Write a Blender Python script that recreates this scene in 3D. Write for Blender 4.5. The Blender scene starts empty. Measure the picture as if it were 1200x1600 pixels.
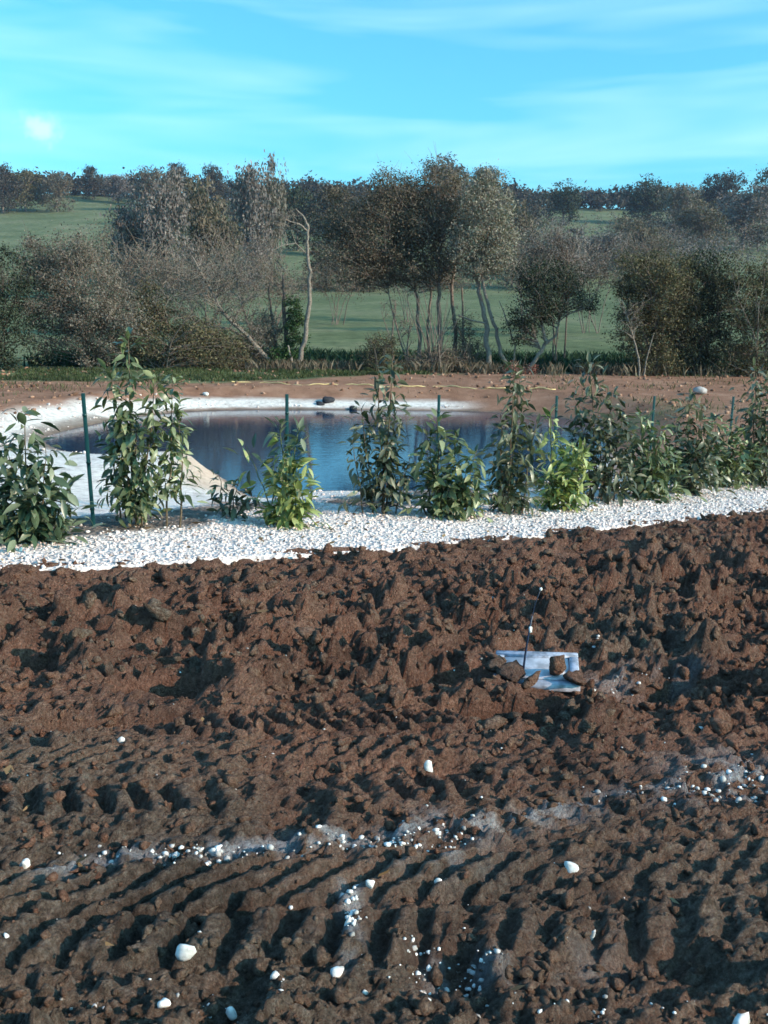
import bpy, math, random
import numpy as np
from mathutils import Vector, Matrix

random.seed(7)
RNG = np.random.default_rng(11)
SC = bpy.context.scene
COL = SC.collection
R = math.radians

# ------------------------------------------------------------------ camera
EYE = Vector((0.0, 0.0, 1.98))
FPX = 1500.0                                    # focal length in pixels of a 1200 x 1600 frame
PITCH = math.atan(320.0 / FPX)
ROLL = R(0.6)
cam = bpy.data.cameras.new('camera')
cam_o = bpy.data.objects.new('camera', cam)
COL.objects.link(cam_o)
cam.sensor_fit = 'VERTICAL'
cam.angle = 2 * math.atan(800.0 / FPX)
cam.clip_start = 0.05
cam.clip_end = 12000
CAMR = Matrix.Rotation(math.pi / 2 - PITCH, 3, 'X') @ Matrix.Rotation(ROLL, 3, 'Z')
cam_o.matrix_world = Matrix.Translation(EYE) @ CAMR.to_4x4()
SC.camera = cam_o
SC.render.resolution_x, SC.render.resolution_y = 768, 1024

# ------------------------------------------------------------------ sky and sun
SUN_EL = R(23)
SUN_AZ = math.atan2(1.0, -0.42)                 # the sun stands to the right, a little behind the viewer
world = bpy.data.worlds.new('World')
SC.world = world
world.use_nodes = True
wn = world.node_tree
wn.nodes.clear()


def N(t, typ, **kw):
    n = t.nodes.new(typ)
    for k, v in kw.items():
        setattr(n, k, v)
    return n


sky = N(wn, 'ShaderNodeTexSky', sky_type='NISHITA')
sky.sun_disc = False
sky.sun_elevation = SUN_EL
sky.sun_rotation = SUN_AZ
sky.altitude = 60
sky.air_density = 1.0
sky.dust_density = 2.5
sky.ozone_density = 1.4
tint = N(wn, 'ShaderNodeMix', data_type='RGBA', blend_type='MULTIPLY')
tint.inputs[0].default_value = 1.0
wn.links.new(sky.outputs[0], tint.inputs[6])
tint.inputs[7].default_value = (0.52, 1.64, 2.1, 1)
# thin high cloud, drawn out along the horizon
tc = N(wn, 'ShaderNodeTexCoord')
mp = N(wn, 'ShaderNodeMapping')
mp.inputs['Scale'].default_value = (1.6, 1.6, 12.0)
mp.inputs['Location'].default_value = (2.1, 0.7, 1.35)
wn.links.new(tc.outputs['Generated'], mp.inputs[0])
cn = N(wn, 'ShaderNodeTexNoise')
cn.inputs['Scale'].default_value = 1.7
cn.inputs['Detail'].default_value = 3
cn.inputs['Roughness'].default_value = 0.56
cn.inputs['Distortion'].default_value = 0.35
wn.links.new(mp.outputs[0], cn.inputs['Vector'])
cr = N(wn, 'ShaderNodeValToRGB')
cr.color_ramp.elements[0].position = 0.42
cr.color_ramp.elements[0].color = (0, 0, 0, 1)
cr.color_ramp.elements[1].position = 0.74
cr.color_ramp.elements[1].color = (1, 1, 1, 1)
wn.links.new(cn.outputs[0], cr.inputs[0])
cm = N(wn, 'ShaderNodeMath', operation='MULTIPLY')
cm.inputs[1].default_value = 0.42
wn.links.new(cr.outputs[0], cm.inputs[0])
cl = N(wn, 'ShaderNodeMix', data_type='RGBA')
wn.links.new(cm.outputs[0], cl.inputs[0])
wn.links.new(tint.outputs[2], cl.inputs[6])
cl.inputs[7].default_value = (5.6, 8.6, 9.0, 1)
# one small bright cloud low on the left
nrm = N(wn, 'ShaderNodeVectorMath', operation='NORMALIZE')
wn.links.new(tc.outputs['Generated'], nrm.inputs[0])
dst = N(wn, 'ShaderNodeVectorMath', operation='DISTANCE')
wn.links.new(nrm.outputs[0], dst.inputs[0])
dst.inputs[1].default_value = (CAMR @ Vector(((66 - 600.0) / FPX, (800.0 - 204) / FPX, -1.0))).normalized()
pn = N(wn, 'ShaderNodeTexNoise')
pn.inputs['Scale'].default_value = 60
pn.inputs['Detail'].default_value = 4
wn.links.new(nrm.outputs[0], pn.inputs['Vector'])
pa = N(wn, 'ShaderNodeMath', operation='MULTIPLY_ADD')
wn.links.new(pn.outputs[0], pa.inputs[0])
pa.inputs[1].default_value = .055
wn.links.new(dst.outputs['Value'], pa.inputs[2])
pr = N(wn, 'ShaderNodeMapRange', interpolation_type='SMOOTHSTEP')
wn.links.new(pa.outputs[0], pr.inputs[0])
for i_, v_ in ((1, .022), (2, .050), (3, .38), (4, 0.0)):
    pr.inputs[i_].default_value = v_
cl2 = N(wn, 'ShaderNodeMix', data_type='RGBA')
wn.links.new(pr.outputs[0], cl2.inputs[0])
wn.links.new(cl.outputs[2], cl2.inputs[6])
cl2.inputs[7].default_value = (8.5, 9.0, 9.5, 1)
bg = N(wn, 'ShaderNodeBackground')
bg.inputs['Strength'].default_value = 0.12
wn.links.new(cl2.outputs[2], bg.inputs['Color'])
wo = N(wn, 'ShaderNodeOutputWorld')
wn.links.new(bg.outputs[0], wo.inputs['Surface'])

sun = bpy.data.lights.new('sun', 'SUN')
sun.energy = 5.0
sun.angle = R(0.55)
sun.color = (1.0, 0.78, 0.61)
sun_o = bpy.data.objects.new('sun', sun)
COL.objects.link(sun_o)
SUN_DIR = Vector((math.sin(SUN_AZ) * math.cos(SUN_EL), math.cos(SUN_AZ) * math.cos(SUN_EL), math.sin(SUN_EL)))
sun_o.rotation_euler = SUN_DIR.to_track_quat('Z', 'Y').to_euler()
sun_o.location = (20, -10, 30)

SC.view_settings.view_transform = 'Standard'
SC.view_settings.look = 'None'
SC.view_settings.exposure = 0.45
SC.view_settings.gamma = 1.0
SC.cycles.max_bounces = 6
SC.cycles.filter_width = 1.6

# ------------------------------------------------------------------ noise on numpy arrays


def _hash(ix, iy, seed):
    ix = ix.astype(np.int64)
    iy = iy.astype(np.int64)
    h = (ix * 374761393 + iy * 668265263 + seed * 1442695041) & 0xFFFFFFFF
    h = ((h ^ (h >> 13)) * 1274126177) & 0xFFFFFFFF
    h = ((h ^ (h >> 16)) * 2246822519) & 0xFFFFFFFF
    return ((h ^ (h >> 15)) & 0xFFFFFF) / float(0xFFFFFF)


def vnoise(x, y, seed=0):
    x = np.asarray(x, float)
    y = np.asarray(y, float)
    ix, iy = np.floor(x), np.floor(y)
    fx, fy = x - ix, y - iy
    fx = fx * fx * (3 - 2 * fx)
    fy = fy * fy * (3 - 2 * fy)
    a, b = _hash(ix, iy, seed), _hash(ix + 1, iy, seed)
    c, d = _hash(ix, iy + 1, seed), _hash(ix + 1, iy + 1, seed)
    return (a + (b - a) * fx) + ((c + (d - c) * fx) - (a + (b - a) * fx)) * fy


def fbm(x, y, seed=0, octv=4, gain=0.5):
    s, a, t = 0.0, 1.0, 0.0
    for o in range(octv):
        s = s + a * vnoise(x * 2 ** o + 17.3 * o, y * 2 ** o - 9.1 * o, seed + o)
        t += a
        a *= gain
    return s / t


def lumps(x, y, cell, seed, keep=0.8):
    """rounded lumps of earth: height of the highest dome over each point, in units of the cell"""
    x = np.asarray(x, float) / cell
    y = np.asarray(y, float) / cell
    wx = x + 0.55 * (vnoise(x * 2.1, y * 2.1, seed + 50) - 0.5)
    wy = y + 0.55 * (vnoise(x * 2.1, y * 2.1, seed + 51) - 0.5)
    ix, iy = np.floor(wx), np.floor(wy)
    best = np.zeros_like(wx)
    for dx in (-1, 0, 1):
        for dy in (-1, 0, 1):
            cx, cy = ix + dx, iy + dy
            px = cx + _hash(cx, cy, seed)
            py = cy + _hash(cx, cy, seed + 1)
            r = 0.30 + 0.48 * _hash(cx, cy, seed + 2) ** 1.5
            k = _hash(cx, cy, seed + 3) < keep
            d2 = ((wx - px) ** 2 + ((wy - py) * 1.12) ** 2) / (r * r)
            tt_ = np.clip((1 - np.sqrt(d2)) / .62, 0, 1)
            h = np.where(k, tt_ * (2 - tt_) * r * (.55 + .3 * _hash(cx, cy, seed + 4) + .5 * ((wx - px) * (_hash(cx, cy, seed + 5) - .5) + (wy - py) * (_hash(cx, cy, seed + 6) - .5)) / r), 0)
            best = np.maximum(best, h)
    return best


def sstep(a, b, x):
    t = np.clip((np.asarray(x, float) - a) / (b - a), 0, 1)
    return t * t * (3 - 2 * t)


# ------------------------------------------------------------------ pixel rays to places on the ground


def ray(u, v):
    d = CAMR @ Vector(((u - 600.0) / FPX, (800.0 - v) / FPX, -1.0))
    return d


def plane_z(x, y):
    return -0.035 * (x + 2.6) - 0.04 * (y - 8.4)


def at_plane(u, v):
    d = ray(u, v)
    # z = EYE.z + t d.z  and plane
    k = -0.035 * (0 + 2.6) - 0.04 * (0 - 8.4)
    t = (k - EYE.z) / (d.z + 0.035 * d.x + 0.04 * d.y)
    p = EYE + d * t
    return Vector((p.x, p.y, plane_z(p.x, p.y)))


def at_z(u, v, z):
    d = ray(u, v)
    t = (z - EYE.z) / d.z
    return EYE + d * t


def at_y(u, v, y):
    d = ray(u, v)
    return EYE + d * (y / d.y)


# ------------------------------------------------------------------ shape of the land
WATER_Z = -0.92
SHORE_PX = [(62, 686), (90, 676), (140, 664), (220, 649), (330, 640), (500, 640), (640, 641), (760, 643),
            (860, 650), (930, 662), (965, 680), (955, 700), (920, 725), (850, 752), (760, 764), (600, 767),
            (480, 766), (420, 780), (385, 774), (350, 748), (318, 729), (270, 717), (200, 713), (140, 709), (92, 704)]
SHORE = np.array([[at_z(u, v, WATER_Z).x, at_z(u, v, WATER_Z).y] for u, v in SHORE_PX])


def smooth_loop(P, n=3):
    for _ in range(n):
        Q = np.empty((len(P) * 2, 2))
        nx = np.roll(P, -1, 0)
        Q[0::2] = P * .75 + nx * .25
        Q[1::2] = P * .25 + nx * .75
        P = Q
    return P


SHORE_S = smooth_loop(SHORE, 2)


def shore_dist(x, y):
    """signed distance to the water's edge, negative over the water"""
    x = np.asarray(x, float)
    y = np.asarray(y, float)
    shp = x.shape
    x = x.ravel()
    y = y.ravel()
    best = np.full(x.shape, 1e9)
    inside = np.zeros(x.shape, bool)
    A, B = SHORE_S, np.roll(SHORE_S, -1, 0)
    for (ax, ay), (bx, by) in zip(A, B):
        ex, ey = bx - ax, by - ay
        t = np.clip(((x - ax) * ex + (y - ay) * ey) / (ex * ex + ey * ey + 1e-9), 0, 1)
        best = np.minimum(best, (x - ax - t * ex) ** 2 + (y - ay - t * ey) ** 2)
        c = ((ay > y) != (by > y)) & (x < (bx - ax) * (y - ay) / (by - ay + 1e-12) + ax)
        inside ^= c
    d = np.sqrt(best)
    return np.where(inside, -d, d).reshape(shp)


EDGE = np.array([[at_plane(u, v).x, at_plane(u, v).y] for u, v in
                 [(-900, 950), (-300, 910), (0, 894), (150, 889), (300, 880), (430, 871), (560, 866), (700, 853), (850, 841),
                  (1000, 824), (1100, 815), (1200, 800), (1400, 775), (1700, 745)]])


def edge_y(x):
    """front edge of the gravel: the soil ends here"""
    return np.interp(x, EDGE[:, 0], EDGE[:, 1]) + 0.05 * (vnoise(np.asarray(x) * 2.3, np.zeros_like(np.asarray(x, float)), 5) - .5)


POST = [(8.4 * (-0.31 + 0.191 * i), 8.4 * (1 + 0.157 * i)) for i in range(-1, 7)]
PX = [p[0] for p in POST]
PY = [p[1] for p in POST]


def fence_y(x):
    return np.interp(x, PX, PY)


HILL_Y0, HILL_Y1 = 150.0, 405.0


def far_z(x, y):
    x = np.asarray(x, float)
    y = np.asarray(y, float)
    z = np.full(np.broadcast(x, y).shape, -0.42)
    z = z + 0.16 * np.exp(-((y - 33.0) / 3.0) ** 2)                   # bank behind the pond
    z = z + 0.0455 * np.clip(y - 48, 0, 102)                          # field
    hy = np.clip(y - HILL_Y0, 0, HILL_Y1 - HILL_Y0)
    z = z + hy * (0.154 + 0.006 * np.sin(x / 70.0 + 3.5)) * (0.85 + 0.15 * hy / 255.0)
    z = z - 0.16 * np.clip(y - 430, 0, 500)                           # falls away behind the ridge
    z = z + 1.6 * sstep(140, 260, y) * (fbm(x / 60.0, y / 60.0, 31, 3) - .5) * 2
    return z


def ground_z(x, y):
    x = np.asarray(x, float)
    y = np.asarray(y, float)
    w = sstep(13.0, 24.0, y)
    near = plane_z(np.clip(x, -14, 16), np.clip(y, -12, 22))
    z = near * (1 - w) + far_z(x, y) * w
    d = shore_dist(np.clip(x, -40, 40), np.clip(y, -40, 60))
    bank = WATER_Z + np.where(d < 0, 0.38 * d, (0.155 + 0.15 * sstep(17, 22, y)) * d)
    z = np.where(d < 0, np.maximum(bank, WATER_Z - 1.6), z)
    z = np.where((d >= 0) & (d < 12), np.minimum(z, bank), z)
    # heap of pale sand on the near left bank
    hx, hy = at_y(285, 735, 16.2).x, 16.2
    z = z + np.where(d > 0, 0.34 * np.exp(-(((x - hx) / 1.2) ** 2 + ((y - hy) / 1.2) ** 2)) * sstep(0, 0.6, d), 0)
    z = z + np.where(np.abs(d) < 25, 0.05 * (fbm(x * 1.1, y * 1.1, 3, 4) - .5) * sstep(0.1, 0.9, np.abs(d)), 0)
    # trench under the finely modelled soil and gravel
    ey = edge_y(x)
    under = sstep(-3.5, -2.8, y) * (1 - sstep(0, 0.45, y - (np.maximum(fence_y(x) + 0.55, ey + .5)))) * (np.abs(x) < 11.0)
    z = z - 0.30 * under
    return z


def at_ground(u, v, y0=12.0, y1=600.0):
    """where the ray through a pixel meets the land"""
    d = ray(u, v)
    ts = np.geomspace(y0, y1, 500) / d.y
    px, py, pz = EYE.x + d.x * ts, EYE.y + d.y * ts, EYE.z + d.z * ts
    g = ground_z(px, py)
    hit = np.where(pz <= g)[0]
    i = hit[0] if len(hit) else len(ts) - 1
    return Vector((px[i], py[i], float(g[i])))


# ------------------------------------------------------------------ materials


def new_mat(name, rough=0.9, spec=0.2):
    m = bpy.data.materials.new(name)
    m.use_nodes = True
    t = m.node_tree
    b = t.nodes['Principled BSDF']
    b.inputs['Roughness'].default_value = rough
    b.inputs['Specular IOR Level'].default_value = spec
    return m, t, b


def ramp(t, src, stops):
    r = N(t, 'ShaderNodeValToRGB')
    e = r.color_ramp.elements
    while len(e) < len(stops):
        e.new(0.5)
    for k, (p, c) in enumerate(stops):
        e[k].position = p
        e[k].color = (c[0], c[1], c[2], 1)
    t.links.new(src, r.inputs[0])
    return r.outputs[0]


def noise(t, scale, detail=5, rough=0.55, vec=None):
    n = N(t, 'ShaderNodeTexNoise')
    n.inputs['Scale'].default_value = scale
    n.inputs['Detail'].default_value = detail
    n.inputs['Roughness'].default_value = rough
    if vec is None:
        g = N(t, 'ShaderNodeNewGeometry')
        vec = g.outputs['Position']
    t.links.new(vec, n.inputs['Vector'])
    return n.outputs[0]


def mixc(t, fac, a, b, mode='MIX'):
    m = N(t, 'ShaderNodeMix', data_type='RGBA', blend_type=mode)
    for i, s in ((0, fac), (6, a), (7, b)):
        if isinstance(s, (int, float)):
            m.inputs[i].default_value = s
        elif isinstance(s, tuple):
            m.inputs[i].default_value = (s[0], s[1], s[2], 1)
        else:
            t.links.new(s, m.inputs[i])
    return m.outputs[2]


def bump(t, b, h, dist, strength=1.0):
    n = N(t, 'ShaderNodeBump')
    n.inputs['Distance'].default_value = dist
    n.inputs['Strength'].default_value = strength
    t.links.new(h, n.inputs['Height'])
    t.links.new(n.outputs[0], b.inputs['Normal'])


def attr(t, name):
    a = N(t, 'ShaderNodeAttribute')
    a.attribute_name = name
    return a.outputs['Fac']


def mat_soil(name, use_attr):
    m, t, b = new_mat(name, 0.95, 0.1)
    grey = ramp(t, noise(t, 34, 9, .8), [(.36, (.066, .045, .034)), (.5, (.172, .120, .091)), (.64, (.325, .250, .200))])
    red = ramp(t, noise(t, 36, 9, .8), [(.36, (.086, .039, .027)), (.5, (.230, .112, .076)), (.64, (.400, .222, .162))])
    if use_attr:
        c = mixc(t, attr(t, 'red'), grey, red)
        ch = ramp(t, noise(t, 40, 5, .7), [(.35, (.25, .24, .25)), (.65, (.60, .60, .63))])
        c = mixc(t, attr(t, 'chalk'), c, ch)
        c = mixc(t, 1.0, c, ramp(t, noise(t, 1.7, 5, .6), [(.34, (.62, .61, .62)), (.5, (1, 1, 1)), (.66, (1.22, 1.2, 1.16))]), 'MULTIPLY')
    else:
        oi = N(t, 'ShaderNodeObjectInfo')
        g = N(t, 'ShaderNodeNewGeometry')
        c = mixc(t, ramp(t, noise(t, 0.9, 3), [(.36, (0, 0, 0)), (.62, (.9, .9, .9))]), grey, red)
        c = mixc(t, 1.0, c, ramp(t, oi.outputs['Random'], [(0, (.78, .78, .8)), (1, (1.22, 1.2, 1.15))]), 'MULTIPLY')
    t.links.new(c, b.inputs['Base Color'])
    vo = N(t, 'ShaderNodeTexVoronoi')
    vo.inputs['Scale'].default_value = 62
    vo.inputs['Detail'].default_value = 2
    gp = N(t, 'ShaderNodeNewGeometry')
    t.links.new(gp.outputs['Position'], vo.inputs['Vector'])
    sm = N(t, 'ShaderNodeMath', operation='SUBTRACT')
    t.links.new(noise(t, 45, 9, .8), sm.inputs[0])
    hf = N(t, 'ShaderNodeMath', operation='MULTIPLY')
    hf.inputs[1].default_value = .35
    t.links.new(vo.outputs['Distance'], hf.inputs[0])
    t.links.new(hf.outputs[0], sm.inputs[1])
    bump(t, b, sm.outputs[0], 0.065, 1.0)
    return m


def mat_gravel(name, island):
    m, t, b = new_mat(name, 0.85, 0.25)
    if island:
        g = N(t, 'ShaderNodeNewGeometry')
        src = g.outputs['Random Per Island']
    else:
        src = N(t, 'ShaderNodeObjectInfo').outputs['Random']
    base = ramp(t, src, [(0, (.28, .22, .20)), (.08, (.50, .42, .39)), (.35, (.69, .58, .54)), (.7, (.77, .665, .625)), (1, (.84, .735, .69))])
    c = mixc(t, 1.0, base, ramp(t, noise(t, 45, 4), [(.3, (.78, .77, .76)), (.6, (1, 1, 1))]), 'MULTIPLY')
    t.links.new(c, b.inputs['Base Color'])
    bump(t, b, noise(t, 130, 4), 0.004, .6)
    return m


def mat_leaf(name, dark, mid, light, per='island', rough=.5, trans=.25, spec=.35):
    m = bpy.data.materials.new(name)
    m.use_nodes = True
    t = m.node_tree
    b = t.nodes['Principled BSDF']
    if per == 'island':
        src = N(t, 'ShaderNodeNewGeometry').outputs['Random Per Island']
    else:
        src = N(t, 'ShaderNodeObjectInfo').outputs['Random']
    c = ramp(t, src, [(.05, dark), (.55, mid), (.97, light)])
    patch = ramp(t, noise(t, .55, 3), [(.3, (.72, .74, .76)), (.7, (1.22, 1.2, 1.15))]) if per == 'island' else \
        ramp(t, noise(t, 20, 2), [(.3, (.82, .85, .8)), (.7, (1.12, 1.1, 1.1))])
    c = mixc(t, 1.0, c, patch, 'MULTIPLY')
    t.links.new(c, b.inputs['Base Color'])
    b.inputs['Roughness'].default_value = rough
    b.inputs['Specular IOR Level'].default_value = spec
    tr = N(t, 'ShaderNodeBsdfTranslucent')
    t.links.new(mixc(t, 1.0, c, (1.1, 1.25, .6), 'MULTIPLY'), tr.inputs[0])
    mx = N(t, 'ShaderNodeMixShader')
    mx.inputs[0].default_value = trans
    out = t.nodes['Material Output']
    t.links.new(b.outputs[0], mx.inputs[1])
    t.links.new(tr.outputs[0], mx.inputs[2])
    t.links.new(mx.outputs[0], out.inputs['Surface'])
    return m


def mat_bark(name, a, c2, scale=14):
    m, t, b = new_mat(name, .9, .15)
    t.links.new(ramp(t, noise(t, scale, 5, .65), [(.32, a), (.68, c2)]), b.inputs['Base Color'])
    bump(t, b, noise(t, scale * 2.5, 4), .03, .8)
    return m


def mat_plain(name, col, rough=.5, spec=.4, var=.12, scale=30, metal=0.0):
    m, t, b = new_mat(name, rough, spec)
    lo = tuple(x * (1 - var) for x in col)
    hi = tuple(min(1, x * (1 + var)) for x in col)
    t.links.new(ramp(t, noise(t, scale, 4), [(.35, lo), (.65, hi)]), b.inputs['Base Color'])
    b.inputs['Metallic'].default_value = metal
    return m


def mat_ground():
    m, t, b = new_mat('land', .95, .08)
    grass = ramp(t, noise(t, .07, 8, .72), [(.34, (.085, .105, .050)), (.5, (.118, .138, .070)), (.66, (.172, .172, .100))])
    grass = mixc(t, 1.0, grass, ramp(t, noise(t, .9, 8, .78), [(.34, (.58, .62, .58)), (.5, (1, 1, 1)), (.66, (1.45, 1.36, 1.3))]), 'MULTIPLY')
    dirt = ramp(t, noise(t, 1.3, 7, .65), [(.3, (.17, .086, .055)), (.5, (.265, .138, .090)), (.72, (.36, .205, .140))])
    c = mixc(t, attr(t, 'dirt'), grass, dirt)
    chalk = ramp(t, noise(t, 7, 6, .65), [(.28, (.40, .35, .32)), (.5, (.66, .60, .56)), (.7, (.78, .73, .69))])
    c = mixc(t, attr(t, 'chalk'), c, chalk)
    sand = ramp(t, noise(t, 10, 5, .6), [(.3, (.48, .36, .28)), (.7, (.62, .48, .38))])
    c = mixc(t, attr(t, 'sand'), c, sand)
    mud = ramp(t, noise(t, 6, 5, .6), [(.3, (.10, .075, .06)), (.7, (.20, .155, .125))])
    c = mixc(t, attr(t, 'mud'), c, mud)
    t.links.new(c, b.inputs['Base Color'])
    bump(t, b, noise(t, 22, 7, .7), .05, .7)
    return m


def mat_water():
    m, t, b = new_mat('pond_water', .04, .5)
    b.inputs['Base Color'].default_value = (.005, .026, .060, 1)
    b.inputs['IOR'].default_value = 1.333
    g = N(t, 'ShaderNodeNewGeometry')
    mpn = N(t, 'ShaderNodeMapping')
    mpn.inputs['Scale'].default_value = (1.0, 2.2, 1.0)
    t.links.new(g.outputs['Position'], mpn.inputs[0])
    bump(t, b, noise(t, 5.0, 3, .55, mpn.outputs[0]), .0022, 1.0)
    return m


M = {
    'land': mat_ground(),
    'soil': mat_soil('turned_soil', True),
    'clod': mat_soil('soil_clod', False),
    'gravel': mat_gravel('gravel_small', True),
    'gravel_one': mat_gravel('gravel_stone', False),
    'water': mat_water(),
    'green_metal': mat_plain('green_coated_steel', (.006, .042, .042), .4, .4),
    'chalkstone': mat_plain('white_chalk_stone', (.60, .575, .545), .85, .2, .38, 30),
    'cover': mat_plain('grey_blue_plastic', (.42, .42, .46), .55, .4, .35, 16),
    'cover_edge': mat_plain('pale_blue_plastic', (.30, .32, .39), .5, .4, .45, 22),
    'dark_plastic': mat_plain('dark_blue_rod', (.014, .022, .05), .4, .5),
    'tag_white': mat_plain('white_tag', (.8, .8, .78), .5, .4, .06),
    'tag_orange': mat_plain('orange_tag', (.62, .30, .10), .5, .4, .06),
    'rope': mat_plain('yellow_rope', (.62, .46, .22), .8, .1, .2, 5),
    'pale_rock': mat_plain('pale_rock', (.34, .31, .30), .9, .1, .25, 9),
    'dark_rock': mat_plain('dark_rock', (.030, .030, .036), .8, .2, .3, 14),
    'stem': mat_bark('shrub_stem', (.10, .075, .045), (.20, .15, .10), 40),
    'stem_green': mat_bark('green_stem', (.09, .11, .04), (.17, .19, .08), 40),
    'bark_dark': mat_bark('dark_bark', (.050, .042, .036), (.12, .10, .085)),
    'bark_brown': mat_bark('brown_bark', (.11, .082, .066), (.23, .18, .15)),
    'bark_pale': mat_bark('pale_bark', (.13, .105, .088), (.27, .23, .195)),
    **{k_ + '_i': mat_leaf(k_ + '_mass', *c_, 'island', .4, .2, .45) for k_, c_ in {
        'laurel': ((.046, .064, .026), (.135, .160, .072), (.31, .325, .185)), 'laurel_blue': ((.028, .048, .024), (.075, .104, .052), (.21, .225, .150)),
        'laurel_dark': ((.032, .040, .020), (.084, .094, .048), (.25, .235, .165)), 'laurel_bright': ((.085, .105, .030), (.235, .275, .090), (.44, .46, .21))}.items()},
    'laurel': mat_leaf('laurel_leaf', (.046, .064, .026), (.135, .160, .072), (.31, .325, .185), 'object', .38, .2, .5),
    'laurel_blue': mat_leaf('dark_laurel_leaf', (.028, .048, .024), (.075, .104, .052), (.21, .225, .150), 'object', .36, .15, .5),
    'laurel_dark': mat_leaf('dull_laurel_leaf', (.032, .040, .020), (.084, .094, .048), (.25, .235, .165), 'object', .42, .15, .45),  # darker, duller green leaf colour
    'laurel_bright': mat_leaf('bright_laurel_leaf', (.085, .105, .030), (.235, .275, .090), (.44, .46, .21), 'object', .38, .3, .45),
    'lf_grey': mat_leaf('grey_brown_leaf', (.105, .086, .070), (.165, .138, .116), (.240, .206, .180), rough=.8, trans=.2, spec=.1),
    'lf_brown': mat_leaf('brown_leaf', (.078, .060, .045), (.132, .104, .078), (.200, .162, .126), rough=.8, trans=.2, spec=.1),
    'lf_dark': mat_leaf('dark_green_leaf', (.014, .020, .012), (.034, .044, .026), (.075, .085, .055), rough=.7, trans=.15, spec=.15),
    'lf_olive': mat_leaf('olive_leaf', (.060, .052, .029), (.110, .094, .054), (.180, .152, .094), rough=.75, trans=.2, spec=.12),
    'lf_pale': mat_leaf('pale_willow_leaf', (.135, .118, .094), (.215, .190, .156), (.320, .288, .245), rough=.75, trans=.2, spec=.12),
    'lf_ivy': mat_leaf('ivy_leaf', (.016, .038, .012), (.040, .085, .024), (.085, .14, .05), rough=.55, trans=.2, spec=.25),
    'lf_mauve': mat_leaf('mauve_twig', (.110, .090, .085), (.165, .138, .132), (.235, .200, .192), rough=.85, trans=.15, spec=.08),
    'lf_far': mat_leaf('far_wood_leaf', (.032, .029, .026), (.060, .052, .044), (.098, .083, .068), rough=.85, trans=.15, spec=.08),
    'lf_red': mat_leaf('red_leaf', (.14, .035, .03), (.27, .08, .06), (.42, .24, .18), rough=.7, trans=.25, spec=.1),
    'grass': mat_leaf('grass_blade', (.028, .040, .017), (.058, .078, .032), (.12, .125, .065), rough=.7, trans=.3, spec=.15),
    'shade_blade': mat_leaf('dark_shade_blade', (.010, .026, .014), (.020, .046, .026), (.040, .076, .042), rough=.75, trans=.15, spec=.1),  # dark greens that carry the shade of the field strip
}

# ------------------------------------------------------------------ object helpers


def mesh_from(name, V, F, mat, smooth=False, attrs=None):
    """V (n,3) array; F (m,k) array of one polygon size, or a list of such arrays"""
    me = bpy.data.meshes.new(name)
    V = np.asarray(V, np.float32)
    Fs = F if isinstance(F, list) else [F]
    Fs = [np.asarray(f, np.int32) for f in Fs if len(f)]
    me.vertices.add(len(V))
    me.vertices.foreach_set('co', V.ravel())
    nl = sum(f.size for f in Fs)
    npoly = sum(len(f) for f in Fs)
    me.loops.add(nl)
    me.polygons.add(npoly)
    me.loops.foreach_set('vertex_index', np.concatenate([f.ravel() for f in Fs]))
    tot = np.concatenate([np.full(len(f), f.shape[1], np.int32) for f in Fs])
    start = np.concatenate([[0], np.cumsum(tot)[:-1]]).astype(np.int32)
    me.polygons.foreach_set('loop_start', start)
    me.polygons.foreach_set('loop_total', tot)
    if smooth:
        me.polygons.foreach_set('use_smooth', np.ones(npoly, bool))
    for k, a in (attrs or {}).items():
        at = me.attributes.new(k, 'FLOAT', 'POINT')
        at.data.foreach_set('value', np.asarray(a, np.float32).ravel())
    me.update(calc_edges=True)
    me.validate()
    if mat is not None:
        me.materials.append(M[mat])
    return me


def link(name, me, parent=None, loc=None, label=None, cat=None, group=None, kind=None):
    o = bpy.data.objects.new(name, me)
    COL.objects.link(o)
    if parent is not None:
        o.parent = parent
    if loc is not None:
        o.location = loc
    tag(o, label, cat, group, kind)
    return o


def tag(o, label=None, cat=None, group=None, kind=None):
    if label:
        o['label'] = label
    if cat:
        o['category'] = cat
    if group:
        o['group'] = group
    if kind:
        o['kind'] = kind
    return o


def thing(name, loc, label, cat, group=None, rz=0.0):
    o = link(name, None, None, loc, label, cat, group)
    o.rotation_euler.z = rz
    o.empty_display_size = .2
    return o


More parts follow.
